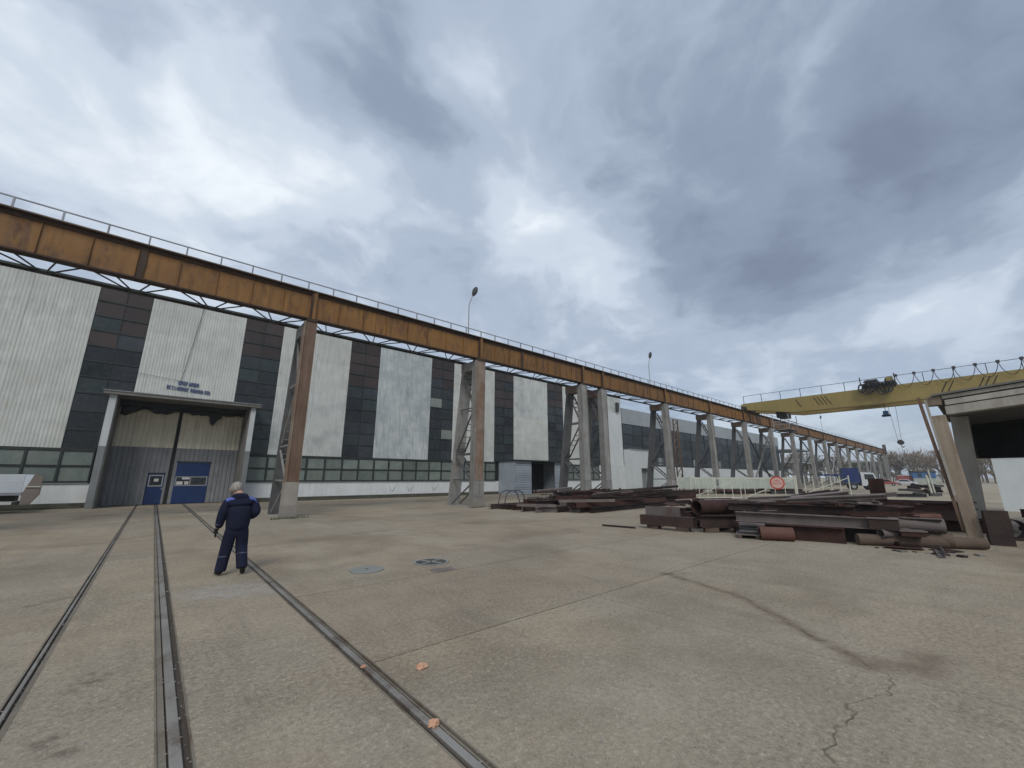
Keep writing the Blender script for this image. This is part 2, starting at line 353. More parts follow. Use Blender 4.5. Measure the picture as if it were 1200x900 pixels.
weathered('flange_dark', (0.060, 0.036, 0.022), (0.038, 0.026, 0.019), None, 0, (0.11, 0.05, 0.02), 0.3, 0.75)
weathered('leg_brown', (0.165, 0.105, 0.072), (0.118, 0.072, 0.048), (0.23, 0.185, 0.14), 0.45, (0.14, 0.06, 0.028), 0.25, 0.7)
weathered('leg_rusty', (0.25, 0.20, 0.16), (0.17, 0.105, 0.065), (0.30, 0.28, 0.25), 0.5, (0.17, 0.075, 0.03), 0.35, 0.7)
weathered('leg_grey', (0.285, 0.28, 0.262), (0.21, 0.205, 0.19), (0.11, 0.095, 0.08), 0.85, (0.13, 0.075, 0.045), 0.24, 0.65)
weathered('leg_steel', (0.115, 0.118, 0.12), (0.08, 0.08, 0.08), (0.08, 0.075, 0.07), 0.7, (0.12, 0.06, 0.03), 0.18, 0.6)
weathered('footing', (0.30, 0.275, 0.24), (0.225, 0.205, 0.18), (0.14, 0.125, 0.105), 0.5, None, 0, 0.9, bump=0.4)
weathered('rail_grey', (0.30, 0.31, 0.33), (0.22, 0.23, 0.25), None, 0, (0.14, 0.08, 0.05), 0.1, 0.5)
weathered('brace_dark', (0.07, 0.07, 0.072), (0.045, 0.045, 0.045), None, 0, (0.09, 0.05, 0.03), 0.2, 0.7)
weathered('crane_yellow', (0.33, 0.255, 0.088), (0.265, 0.20, 0.07), (0.17, 0.13, 0.06), 0.5, (0.16, 0.09, 0.04), 0.06, 0.6, scale=0.3, vary=0.03)
weathered('crane_dark', (0.035, 0.035, 0.032), (0.055, 0.05, 0.04), None, 0, (0.09, 0.06, 0.03), 0.2, 0.7)
weathered('cable_black', (0.03, 0.03, 0.032), (0.02, 0.02, 0.02), None, 0, None, 0, 0.6, vary=0)
weathered('door_beige', (0.68, 0.635, 0.50), (0.60, 0.56, 0.44), (0.32, 0.285, 0.22), 0.6, None, 0, 0.65, vary=0.06)
weathered('door_grey', (0.215, 0.22, 0.225), (0.165, 0.17, 0.178), (0.32, 0.325, 0.325), 0.5, (0.12, 0.1, 0.09), 0.08, 0.6, vary=0.06)
weathered('door_blue', (0.010, 0.028, 0.095), (0.013, 0.034, 0.115), (0.02, 0.035, 0.08), 0.3, None, 0, 0.45, vary=0.04)
weathered('trim_white', (0.36, 0.37, 0.38), (0.28, 0.29, 0.30), None, 0, None, 0, 0.6)
weathered('paper', (0.62, 0.62, 0.60), (0.55, 0.55, 0.53), None, 0, None, 0, 0.8)
weathered('portal_pale', (0.46, 0.485, 0.485), (0.40, 0.42, 0.42), (0.25, 0.26, 0.25), 0.4, None, 0, 0.75)
weathered('portal_grey', (0.22, 0.235, 0.235), (0.17, 0.18, 0.18), (0.09, 0.09, 0.09), 0.5, None, 0, 0.8)
weathered('canopy_concrete', (0.20, 0.195, 0.18), (0.15, 0.145, 0.132), (0.09, 0.085, 0.08), 0.6, None, 0, 0.9, bump=0.3)
weathered('tarp_dark', (0.028, 0.030, 0.031), (0.045, 0.046, 0.045), None, 0, None, 0, 0.7)
weathered('sign_blue', (0.05, 0.07, 0.17), (0.06, 0.085, 0.19), None, 0, None, 0, 0.6, vary=0)
weathered('rail_steel', (0.33, 0.31, 0.28), (0.23, 0.21, 0.185), None, 0, (0.12, 0.088, 0.062), 0.5, 0.42, metal=0.35, vary=0)
weathered('rail_edge', (0.24, 0.21, 0.165), (0.17, 0.145, 0.11), None, 0, (0.12, 0.082, 0.052), 0.5, 0.6, metal=0.2, vary=0)
weathered('groove_dirt', (0.055, 0.046, 0.037), (0.085, 0.070, 0.055), None, 0, None, 0, 0.95, bump=0.5, vary=0)
weathered('scrap_dark', (0.026, 0.017, 0.015), (0.042, 0.025, 0.020), None, 0, (0.085, 0.040, 0.026), 0.28, 0.72, scale=2.5, vary=0.35)
weathered('scrap_rust', (0.058, 0.025, 0.017), (0.038, 0.018, 0.014), None, 0, (0.10, 0.050, 0.034), 0.25, 0.8, scale=2.5, vary=0.25)
weathered('scrap_pale', (0.17, 0.142, 0.128), (0.115, 0.095, 0.088), None, 0, (0.11, 0.065, 0.045), 0.3, 0.7, scale=2.5, vary=0.2)
weathered('scrap_grey', (0.075, 0.072, 0.072), (0.05, 0.047, 0.047), None, 0, (0.11, 0.06, 0.04), 0.2, 0.55, scale=2.5, vary=0.2)
weathered('pipe_red', (0.135, 0.060, 0.042), (0.095, 0.043, 0.032), None, 0, (0.14, 0.06, 0.04), 0.2, 0.7, scale=2.5, vary=0.05)
weathered('timber_brown', (0.12, 0.086, 0.064), (0.085, 0.06, 0.046), (0.07, 0.05, 0.04), 0.5, None, 0, 0.9, scale=2.5, vary=0.15, bump=0.35)
weathered('gate_cream', (0.60, 0.60, 0.50), (0.52, 0.52, 0.43), None, 0, (0.2, 0.12, 0.07), 0.1, 0.6)
weathered('fence_pale', (0.44, 0.485, 0.42), (0.38, 0.42, 0.36), (0.27, 0.29, 0.25), 0.5, None, 0, 0.8, dirt=(0.2, 0.19, 0.15), dirt_amt=0.4)
weathered('sign_red', (0.50, 0.055, 0.035), (0.44, 0.05, 0.03), None, 0, None, 0, 0.5, vary=0)
weathered('sign_pink', (0.60, 0.42, 0.36), (0.55, 0.38, 0.33), None, 0, None, 0, 0.6, vary=0)
weathered('porch_siding', (0.33, 0.37, 0.41), (0.28, 0.315, 0.35), (0.2, 0.22, 0.24), 0.4, None, 0, 0.55)
weathered('annex_white', (0.57, 0.60, 0.60), (0.52, 0.545, 0.545), (0.38, 0.4, 0.4), 0.4, None, 0, 0.75, vary=0.02)
weathered('fascia_grey', (0.33, 0.365, 0.375), (0.285, 0.315, 0.325), (0.22, 0.24, 0.25), 0.5, None, 0, 0.6, vary=0.06)
weathered('glass_far', (0.022, 0.032, 0.038), (0.04, 0.05, 0.055), (0.075, 0.085, 0.085), 0.5, None, 0, 0.35, bump=0.03, vary=0.35)
weathered('shed_concrete', (0.40, 0.375, 0.325), (0.31, 0.29, 0.25), (0.17, 0.14, 0.11), 0.6, (0.19, 0.12, 0.07), 0.1, 0.85, bump=0.3)
weathered('shed_column', (0.29, 0.238, 0.18), (0.20, 0.158, 0.115), (0.115, 0.082, 0.056), 0.85, (0.14, 0.085, 0.05), 0.28, 0.85, bump=0.35)
weathered('shed_white', (0.63, 0.67, 0.66), (0.58, 0.615, 0.61), (0.46, 0.48, 0.47), 0.3, None, 0, 0.7)
weathered('rubber', (0.018, 0.018, 0.018), (0.03, 0.028, 0.026), None, 0, None, 0, 0.85)
weathered('truck_white', (0.60, 0.63, 0.66), (0.52, 0.55, 0.58), None, 0, None, 0, 0.4, vary=0.03)
weathered('truck_blue', (0.018, 0.034, 0.12), (0.022, 0.04, 0.14), None, 0, None, 0, 0.45, vary=0.03)
weathered('cabin_blue', (0.05, 0.13, 0.28), (0.06, 0.15, 0.32), None, 0, None, 0, 0.5, vary=0.03)
weathered('car_red', (0.34, 0.08, 0.07), (0.28, 0.07, 0.06), None, 0, None, 0, 0.35, vary=0.05)
weathered('roof_dark', (0.09, 0.092, 0.098), (0.07, 0.07, 0.075), None, 0, None, 0, 0.8)
weathered('tail_brown', (0.20, 0.165, 0.14), (0.26, 0.22, 0.19), None, 0, None, 0, 0.8)
weathered('bark', (0.16, 0.135, 0.11), (0.12, 0.1, 0.085), None, 0, None, 0, 0.95)
weathered('twig_brown', (0.27, 0.225, 0.17), (0.21, 0.175, 0.135), None, 0, None, 0, 0.95, bump=0, vary=0.25)
weathered('twig_ochre', (0.36, 0.285, 0.16), (0.29, 0.23, 0.135), None, 0, None, 0, 0.95, bump=0, vary=0.2)
weathered('twig_green', (0.105, 0.118, 0.070), (0.14, 0.145, 0.085), None, 0, None, 0, 0.95, bump=0, vary=0.2)
weathered('brick_orange', (0.44, 0.215, 0.125), (0.56, 0.37, 0.25), None, 0, None, 0, 0.9, scale=14, bump=0.5)
weathered('manhole_iron', (0.05, 0.048, 0.045), (0.08, 0.075, 0.068), None, 0, (0.11, 0.08, 0.06), 0.2, 0.65, metal=0.2)
weathered('manhole_concrete', (0.27, 0.275, 0.25), (0.22, 0.225, 0.205), None, 0, None, 0, 0.9, bump=0.3)
weathered('jacket_navy', (0.0085, 0.0105, 0.026), (0.012, 0.0145, 0.034), None, 0, None, 0, 0.85, scale=5, bump=0.25, vary=0, spec=0.2)
weathered('patch_blue', (0.085, 0.115, 0.36), (0.105, 0.135, 0.40), None, 0, None, 0, 0.8, vary=0, spec=0.2)
weathered('trim_grey', (0.10, 0.10, 0.15), (0.13, 0.13, 0.18), None, 0, None, 0, 0.5, vary=0)
weathered('skin', (0.42, 0.25, 0.19), (0.46, 0.28, 0.21), None, 0, None, 0, 0.6, vary=0)
weathered('hair_grey', (0.40, 0.365, 0.325), (0.20, 0.18, 0.16), None, 0, None, 0, 0.8, scale=25, vary=0, bump=0.5)
weathered('boot_black', (0.012, 0.012, 0.013), (0.018, 0.017, 0.017), None, 0, None, 0, 0.6, vary=0)
weathered('mark_grey', (0.20, 0.205, 0.205), (0.25, 0.255, 0.255), None, 0, None, 0, 0.9, vary=0)

# ------------------------------------------------------------------ ground, slabs and sunken tracks
g = MB(); g.add([(-2500, -2500, -0.045), (2500, -2500, -0.045), (2500, 2500, -0.045), (-2500, 2500, -0.045)], [(0, 1, 2, 3)])
ground = tag(g.build('ground', 'dirt_ground'), kind='structure')
TR = (-0.595, 0.38, 1.85); HWS = (0.052, 0.095, 0.080)
bed = MB().box(-19.9, 47.4, -7.55, 36.5, -0.0448, -0.040).build('joint_bed', 'groove_dirt'); tag(bed, kind='structure')
cols = [(-20, -13.3), (-13.3, -6.9), (-6.9, TR[0] - HWS[0]), (TR[0] + HWS[0], TR[1] - HWS[1]), (TR[1] + HWS[1], TR[2] - HWS[2]), (TR[2] + HWS[2], 5.5)]
x = 5.5
while x < 47: cols.append((x, x + 6)); x += 6
for ci, (xa, xb) in enumerate(cols):
    if ci == 4: ys = [-7.6, -4.6, -1.6, 1.9, 4.47, 5.74, 8.9, 11.9, 14.9, 17.9, 20.9, 23.9, 26.9, 29.9, 32.9, 37.9]
    elif ci == 3: ys = [-7.6, -2.1, 3.1, 8.4, 13.1, 18.1, 23.1, 28.1, 33.1, 37.9]
    else:
        ys = [-7.65, -1.65] + [1.35 + 3 * k for k in range(1, 12)]
        ys = [y + (0.0 if ci in (5, 6) else rnd.uniform(-.02, .02)) for y in ys]
        ys[-1] = 37.9 if ci in (2, 5) else 36.55
    for ya, yb in zip(ys, ys[1:]):
        def gap(y):
            if ci == 3: return 0.002
            if ci in (5, 6, 7) and (abs(y - 4.35) < .03 or abs(y - 7.35) < .03): return 0.013
            return 0.0032
        e = 0.0 if ci in (3, 4) else 0.003
        z = rnd.uniform(-0.0015, 0.0015)
        sl = MB().box(xa + e, xb - e, ya + gap(ya), yb - gap(yb), -0.045, z)
        sl.build('slab', 'concrete_yard', ground)
# a rail sunk in its trough with steel edge strips
for i, xc in enumerate(TR):
    tr = thing('sunken_rail', (xc, 0, 0), ['sunken steel rail with worn edges, running to the small blue door', 'wide sunken rail with a pale head, second of the three tracks', 'sunken steel rail with dark grooves beside the walking man'][i], 'rail', 'rails sunk in the concrete yard')
    y0, y1 = -7.6, 37.85; HW = HWS[i]
    MB().box(-HW, HW, y0, y1, -0.0395, -0.028).build('trough', 'groove_dirt', tr)
    hx = ((-0.030, 0.000), (-0.030, 0.04), (-0.032, 0.028))[i]
    MB().box(hx[0], hx[1], y0, y1, -0.031, 0.002).build('rail_head', 'rail_steel', tr, bevel=0.006)
    for s in (-1, 1):
        MB().box(s * HW - 0.007, s * HW + 0.006, y0, y1, -0.03, 0.004).build('edge_strip', 'rail_edge', tr)
    if i == 1: MB().box(-0.085, -0.042, y0, y1, -0.031, -0.006).build('guard_strip', 'rail_edge', tr)
    else: MB().box(0.020 if i == 0 else .046, 0.040 if i == 0 else .062, y0, y1, -0.031, -0.010).build('guard_strip', 'rail_edge', tr)

# covers in the yard
def disc(cx, cy, r, z0, z1, n=32, ring=None):
    m = MB(); m.tube((cx, cy, z0), (cx, cy, z1), r, r, n); return m
mc = thing('manhole_cover', (3.50, 8.47, 0), 'pale round concrete manhole cover set in the yard', 'manhole cover')
MB().tube((0, 0, 0.001), (0, 0, 0.022), 0.33, 0.325, 36).build('lid', 'manhole_concrete', mc, bevel=0.005)
MB().tube((0, 0, 0.0235), (0, 0, 0.027), 0.03, 0.03, 10).build('lifting_eye', 'manhole_iron', mc)
mi = thing('manhole_cover', (4.86, 8.30, 0), 'dark round iron manhole cover with a cross and a pale rim', 'manhole cover')
MB().pipe((0, 0, 0.001), (0, 0, 0.016), 0.38, 0.05, 36).build('rim', 'manhole_concrete', mi)
MB().tube((0, 0, 0.001), (0, 0, 0.012), 0.32, 0.32, 36).build('lid', 'manhole_iron', mi)
for a in (20, 110):
    m = MB(); ca, sa = math.cos(R_(a)), math.sin(R_(a)); m.bar((-0.28 * ca, -0.28 * sa, 0.017), (0.28 * ca, 0.28 * sa, 0.017), 0.05, 0.008)
    m.build('cross_bar', 'manhole_concrete', mi)
sp = MB().box(-0.24, 0.24, -0.15, 0.15, 0.001, 0.006).build('cover_plate', 'manhole_iron')
sp.location = (4.68, 7.50, 0); sp.rotation_euler.z = R_(-6); sp.data.materials[0] = MAT['scrap_pale']; tag(sp, 'small square steel plate lying near the iron manhole cover', 'plate')

# broken brick
def rock(name, loc, r, label, seed):
    bm = bmesh.new(); bmesh.ops.create_icosphere(bm, subdivisions=3, radius=1)
    for v in bm.verts:
        n = mnoise.noise(v.co * 1.4 + Vector((seed, 0, 0))) * 0.55 + mnoise.noise(v.co * 4 + Vector((seed, 5, 0))) * 0.22
        v.co = v.co * (1 + n); v.co.x *= r * 1.25; v.co.y *= r; v.co.z = max(v.co.z, -0.55) * r * 0.75
    zmin = min(v.co.z for v in bm.verts)
    for v in bm.verts: v.co.z -= zmin
    me = bpy.data.meshes.new(name); bm.to_mesh(me); bm.free(); me.materials.append(MAT['brick_orange'])
    return tag(put(name, me, None, loc), label, 'brick')
rock('broken_brick', (2.24, 3.92, 0.0), 0.040, 'orange lump of broken brick on the open concrete', 1.3)
rock('broken_brick', (1.845, 3.02, 0.004), 0.034, 'pale orange lump of broken brick lying on the rail', 4.1)
p_ = at(437, 783); rock('broken_brick', (1.815, 4.30, 0.003), 0.018, 'tiny pale brick crumb at the edge of the rail', 7.7)

# ------------------------------------------------------------------ production hall
YF = 37.0; ZT = 14.55; ZP = 3.60
hall = thing('production_hall', (20, YF, 0), 'long white industrial hall with dark glazed strips and a railway door', 'building')
def hb(name, mat, x0, x1, y0, y1, z0, z1, parent=None, bevel=0):
    m = MB().box(x0 - 20, x1 - 20, y0 - YF, y1 - YF, z0, z1); return m.build(name, mat, parent or hall, bevel=bevel)
strips = [(-13.15, -10.4), (-4.58, -1.88), (3.80, 6.51), (12.21, 15.05), (20.78, 23.61), (29.38, 32.41), (38.43, 41.5), (47.0, 50.0)]
XL, XR = -21.8, 55.4
# carcass
hb('wall', 'interior_dark', XL, XR, 38.4, 88, 0, 14.35)
hb('wall', 'interior_dark', XL, -2.5, 37.10, 38.39, 0, 14.35)
hb('wall', 'interior_dark', 4.8, XR, 37.10, 38.39, 0, 14.35)
hb('wall', 'interior_dark', -2.5, 4.8, 37.10, 38.39, 6.85, 14.35)
hb('roof_trim', 'frame_dark', XL, XR, 36.90, 37.4, ZT - 0.02, ZT + 0.13)
hb('roof', 'roof_dark', XL, XR, 37.41, 88.3, 14.36, 14.66)
# corrugated sheets
ZS = [ZP, 6.35, 9.1, 11.85, ZT - 0.03]
edges = [XL] + [e for s in strips for e in s] + [XR]
cache = {}
for k in range(0, len(edges), 2):
    a, b = edges[k], edges[k + 1]
    nc = max(1, round((b - a) / 2.9)); w = (b - a) / nc
    ZR = ZS if abs(a + 1.88) > .1 else [7.12, 7.13, 9.1, 11.85, ZT - .03]
    for c in range(nc):
        for r in range(4):
            h = ZR[r + 1] - ZR[r] + 0.03
            if h < .2: continue
            mott = (abs(a - 15.05) < .1) or (abs(a - 6.51) < .1 and r <= 1) or (abs(a - 32.41) < .1 and r >= 2) or (abs(a - 50) < .1 and r == 3)
            mt = ('panel_mottled' if abs(a - 15.05) < .1 else 'panel_patchy') if mott else 'panel_white'
            if abs(a - 50) < .1 and r < 3: mt = 'annex_white'
            key = (round(w, 3), round(h, 3), mt)
            if key not in cache: cache[key] = wave_sheet(w - 0.006, h, 0.17, 0.012).mesh('corrugated_sheet', mt)
            put('corrugated_sheet', cache[key], hall, (a + c * w + 0.003 - 20, 37.02 - YF - 0.004 * (r % 2), ZR[r]))
# glazed strips
def pane_strip(a, b, rows, ncol, z0, z1, pick):
    hb('window_frame', 'frame_dark', a + 0.01, b - 0.01, 37.085, 37.099, z0, z1)
    rh = (z1 - z0) / rows; cw = (b - a) / ncol
    for r in range(rows + 1):
        z = z0 + r * rh; hb('glazing_bar', 'frame_dark', a + .02, b - .02, 36.985, 37.08, z - 0.05 + (0.05 if r == 0 else 0), z + 0.05 - (0.05 if r == rows else 0))
    for c in range(1, ncol):
        x = a + c * cw; hb('glazing_bar', 'frame_dark', x - .025, x + .025, 37.0, 37.078, z0 + .051, z1 - .051)
    for r in range(rows):
        for c in range(ncol):
            mt = pick(r, c); key = ('pane', round(cw, 3), round(rh, 3), mt)
            if key not in cache: cache[key] = MB().box(-cw / 2 + .03, cw / 2 - .03, -.012, .012, -rh / 2 + .055, rh / 2 - .055).mesh('pane', mt)
            put('pane', cache[key], hall, (a + (c + .5) * cw - 20, 37.045 - YF, z0 + (r + .5) * rh), (R_(rnd.uniform(-.9, .9)), 0, R_(rnd.uniform(-1.0, 1.0))))
for si, (a, b) in enumerate(strips):
    def pick(r, c, si=si):
        if si == 4 and (r, c) == (2, 1): return 'pane_pale'
        if si == 4 and (r, c) == (5, 0): return 'pane_pale'
        if si == 3 and (r, c) == (0, 0): return 'pane_slate'
        if r >= 7 - (si % 2) * 1 and rnd.random() < 0.85: return 'pane_brown'
        return 'pane_green' if rnd.random() < 0.4 else 'pane_slate'
    if si in (1, 2):
        lo, hi_ = (a, -2.96) if si == 1 else (5.15, b)
        pane_strip(a, b, 7, 2, 7.15, ZT - .05, lambda r, c: pick(r + 3, c)); pane_strip(lo, hi_, 3, 1, ZP, 7.148, pick)
    else: pane_strip(a, b, 10, 2, ZP, ZT - 0.05, pick)
# low window band
def low_band(a, b, n):
    z0, z1 = 1.50, 3.50; cw = (b - a) / n
    hb('window_frame', 'frame_dark', a, b, 37.085, 37.099, z0, z1 + .09)
    for z, t0, t1 in ((z0, 0, .09), ((z0 + z1) / 2, -.035, .035), (z1, -.07, .09)): hb('glazing_bar', 'frame_dark', a, b, 36.97, 37.08, z + t0, z + t1)
    for k in range(n + 1):
        x = a + k * cw; hb('mullion', 'frame_dark', max(a, x - .055), min(b, x + .055), 36.955, 37.084, z0, z1 + .085)
    for k in range(n):
        for r in range(2):
            key = ('low', round(cw, 3))
            if key not in cache: cache[key] = MB().box(-cw / 2 + .07, cw / 2 - .07, -.01, .01, -.42, .42).mesh('pane', 'pane_lower')
            put('pane', cache[key], hall, (a + (k + .5) * cw - 20, 37.04 - YF, 2.03 + r * .96), (R_(rnd.uniform(-1.2, 1.2)), 0, R_(rnd.uniform(-.6, .6))))
    hb('sill', 'portal_grey', a, b, 36.90, 37.1, z0 - .06, z0 - .002)
low_band(XL, -3.05, 13); low_band(5.15, 29.6, 17); low_band(37.6, 49.0, 8)
for a, b in ((XL, -2.95), (5.15, 49.0)):
    hb('plinth', 'plinth_white', a, b, 36.97, 37.099, 0.30, 1.438)
    hb('plinth_base', 'base_moss', a, b, 36.94, 37.099, -.04, 0.298)
hb('end_block', 'annex_white', 49.0, 55.4, 36.93, 37.099, 0, 3.59)
ap = MB().box(5.3, 30, 36.56, 36.93, -.045, 0.07).build('apron', 'base_moss'); tag(ap, kind='structure')
ap = MB().box(-20, -3.1, 36.56, 36.93, -.045, 0.09).build('apron', 'base_moss'); tag(ap, kind='structure')
# painted marks on the plinth
for xm, flip in ((17.1, 1), (18.9, -1), (21.6, 1)):
    for s in (-1, 1):
        m = MB(); pts = [(xm - 20 + s * (.08 + .5 * t * t * (1 if s > 0 else .5)), -.036, .52 + .62 * t) for t in [i / 6 for i in range(7)]]
        for i in range(6): m.bar(pts[i], pts[i + 1], .01, .05 + .05 * math.sin(i), up=(0, 1, 0))
        m.build('painted_mark', 'mark_grey', hall)
# cable down the cladding
MB().path([(1.02 - 20, -.09, 14.5), (.8 - 20, -.08, 12.2), (.62 - 20, -.08, 10.2), (.45 - 20, -.07, 8.6)], .016, 5).build('cable', 'cable_black', hall)
MB().path([(-3 - 20, -.09, 8.9), (-1.2 - 20, -.09, 8.75), (.4 - 20, -.09, 8.6)], .012, 5).build('cable', 'cable_black', hall)
# worn lettering above the canopy, too weathered to read
def lettering(x0, x1, z0, z1, n, seed):
    q = random.Random(seed); m = MB(); cw = (x1 - x0) / n; h = z1 - z0; Y0, Y1 = -.052, -.030
    for k in range(n):
        a = x0 + k * cw + cw * .1 - 20; b = x0 + (k + 1) * cw - cw * .12 - 20; s = cw * .24
        zo = -(k / n) * 0.06
        m.box(a, a + s, Y0, Y1, z0 + zo, z1 + zo)
        if q.random() < .75: m.box(b - s, b, Y0, Y1, z0 + zo, z1 + zo)
        for zz in q.sample([0, .42, .82], 2): m.box(a + s, b - s, Y0, Y1, z0 + zo + h * zz, z0 + zo + h * (zz + .18))
    m.build('lettering', 'sign_blue', hall)
lettering(.31, 1.52, 8.33, 8.62, 8, 3); lettering(-.28, 1.0, 7.95, 8.23, 9, 5); lettering(1.05, 2.3, 7.88, 8.14, 9, 9)
# projecting portal
P0 = 35.15
for (a, b) in ((-2.84, -2.50), (4.75, 5.06)):
    hb('portal_pier', 'portal_pale', a, b, P0, 37.09, 3.7, 6.92)
    hb('portal_pier', 'portal_grey', a + .004, b - .004, P0 + .004, 37.09, -.04, 3.698)
hb('portal_lining', 'canopy_concrete', -2.497, -2.44, P0 + .06, 38.38, -.04, 6.84)
hb('portal_lining', 'canopy_concrete', 4.69, 4.747, P0 + .06, 38.38, -.04, 6.84)
hb('canopy', 'canopy_concrete', -3.12, 5.32, 34.9, 36.93, 6.922, 7.10)
hb('canopy_edge', 'portal_grey', -3.16, 5.36, 34.85, 36.92, 7.102, 7.17)
hb('lintel', 'tarp_dark', -2.43, 4.68, 37.2, 38.30, 6.62, 6.85)
# hanging tarpaulin along the head of the doors
def tarp():
    m = MB(); n = 60; rows = 6; vs = []
    for j in range(rows + 1):
        for i in range(n + 1):
            u = i / n; x = -2.35 + u * 6.9
            drop = .42 + .55 * mnoise.noise(Vector((u * 5, 1.7, 0))) + .16 * mnoise.noise(Vector((u * 17, 4.7, 0))) + .03 * mnoise.noise(Vector((u * 50, 9, 0)))
            if .70 < u < .78: drop = 1.05 - 12 * abs(u - .74)
            if u > .80: drop *= .45
            drop = max(drop, .16)
            z = 6.62 - drop * j / rows
            y = 37.62 + .10 * math.sin(u * 40 + j * .7) * (j / rows) + .05 * math.sin(u * 90 + j)
            vs.append((x - 20, y - YF, z))
    fs = [(j * (n + 1) + i, j * (n + 1) + i + 1, (j + 1) * (n + 1) + i + 1, (j + 1) * (n + 1) + i) for j in range(rows) for i in range(n)]
    m.add(vs, fs); o = m.build('torn_tarpaulin', 'tarp_dark', hall, smooth=True)
    s = o.modifiers.new('solid', 'SOLIDIFY'); s.thickness = .015
tarp()
# sliding door leaves
YD = 38.0
def leaf(x0, x1, holes):
    d = thing('sliding_door', (x0, YD, 0), None, None); d.parent = hall; d.location = (x0 - 20, YD - YF, 0)
    def lb(name, mat, a, b, y0, y1, z0, z1): return MB().box(a - x0, b - x0, y0, y1, z0, z1).build(name, mat, d)
    lb('backing', 'interior_dark', x0, x1, .03, .07, .01, 6.8)
    n = round((x1 - x0) / 0.27); w = (x1 - x0) / n
    for k in range(n):                         # one ribbed board per part, cut round the wicket doors
        a = x0 + k * w; b = a + w; z0 = 0.03
        for (ha, hb_, hz) in holes:
            if (a + b) / 2 > ha and (a + b) / 2 < hb_: z0 = hz
        mats = ('door_grey', 'door_beige')
        for za, zb, mt in ((z0, 3.88, 'door_grey'), (3.885, 6.75, 'door_beige')):
            m = MB(); ww = b - a
            prof = [(0, .02), (ww * .30, .02), (ww * .40, -.025), (ww * .90, -.025), (ww, .02)]
            vs = [(px, py, z) for z in (za, zb) for px, py in prof] + [(px, .029, z) for z in (za, zb) for px, py in prof]
            k5 = 5; fs = [(i, i + 1, k5 + i + 1, k5 + i) for i in range(4)] + [(10 + i + 1, 10 + i, 15 + i, 15 + i + 1) for i in range(4)]
            fs += [(i + 1, i, 10 + i, 11 + i) for i in range(4)] + [(5 + i, 6 + i, 16 + i, 15 + i) for i in range(4)] + [(0, 5, 15, 10), (9, 4, 14, 19)]
            m.add(vs, fs); o = m.build('ribbed_board', mt, d); o.location = (a - x0, 0, 0)
    return d, lb
d1, lb1 = leaf(-2.43, .74, [(-.33, .60, 2.14)])
lb1('wicket_door', 'door_blue', -.30, .58, -.03, .028, .03, 2.10)
lb1('wicket_frame', 'frame_dark', -.34, .62, -.045, -.031, 2.08, 2.15)
m = MB()
for z in (1.22, 1.93): m.box(-.24 + 2.43, .52 + 2.43, -.044, -.031, z, z + .07)
for x in (-.24, .46): m.box(x + 2.43, x + .06 + 2.43, -.0435, -.031, 1.29, 1.93)
m.build('window_frame', 'trim_white', d1)
lb1('pane', 'pane_slate', -.18, .46, -.036, -.031, 1.29, 1.93); lb1('notice', 'paper', .04, .28, -.042, -.037, 1.55, 1.75)
lb1('handle', 'trim_white', .50, .55, -.06, -.031, 1.0, 1.12)
d2, lb2 = leaf(.95, 4.68, [(1.10, 3.10, 2.95)])
lb2('wicket_door', 'door_blue', 1.14, 3.06, -.03, .028, .03, 2.88)
lb2('wicket_frame', 'frame_dark', 1.08, 3.12, -.045, -.031, 2.87, 2.97)
m = MB(); X = .95
m.box(1.18 - X, 3.02 - X, -.044, -.031, 1.24, 1.30); m.box(1.18 - X, 3.02 - X, -.044, -.031, 1.84, 1.90)
for x in (1.18, 2.0, 2.96): m.box(x - X, x + .06 - X, -.0435, -.031, 1.30, 1.84)
m.build('window_frame', 'trim_white', d2)
lb2('pane', 'pane_slate', 1.24, 2.0, -.036, -.031, 1.30, 1.84); lb2('pane', 'pane_slate', 2.06, 2.96, -.036, -.031, 1.30, 1.84)
for a, b, z0, z1 in ((1.27, 1.62, 1.33, 1.55), (1.72, 1.95, 1.33, 1.56), (1.55, 1.97, 1.70, 1.83)): lb2('notice', 'paper', a, b, -.042, -.037, z0, z1)
hb('door_gap_post', 'interior_dark', .745, .945, 38.03, 38.12, .01, 6.8)

# entrance porch with plank siding
PX0, PX1, PY0 = 30.0, 37.3, 34.0
porch = thing('entrance_porch', (PX0, PY0, 0), 'small grey plank-sided entrance porch with a dark open front', 'porch')
hgt = 3.62; nb = 14; bh = hgt / nb
for k in range(nb):
    MB().box(0, 2.45, -.02 - .004 * (k % 2), .06, k * bh + .03, (k + 1) * bh).build('plank', 'porch_siding', porch)
    MB().box(6.35, 7.3, -.02 - .004 * (k % 2), .06, k * bh + .03, (k + 1) * bh).build('plank', 'porch_siding', porch)
MB().box(0.01, .08, .061, 2.9, 0, hgt).build('side_wall', 'porch_siding', porch); MB().box(7.2, 7.29, .061, 2.9, 0, hgt).build('side_wall', 'porch_siding', porch)
MB().box(.02, 2.44, .062, .075, .01, hgt - .01).build('sheathing', 'frame_dark', porch)
MB().box(2.45, 2.52, .061, 2.2, 0, hgt).build('partition', 'portal_grey', porch)
MB().box(2.53, 7.19, 2.75, 2.85, 0, hgt - .02).build('inner_wall', 'interior_dark', porch)
MB().box(4.0, 5.0, 2.68, 2.74, .02, 2.1).build('door', 'portal_grey', porch)
MB().box(-.12, 7.45, -.3, 2.93, hgt + .01, hgt + .16).build('roof', 'frame_dark', porch)

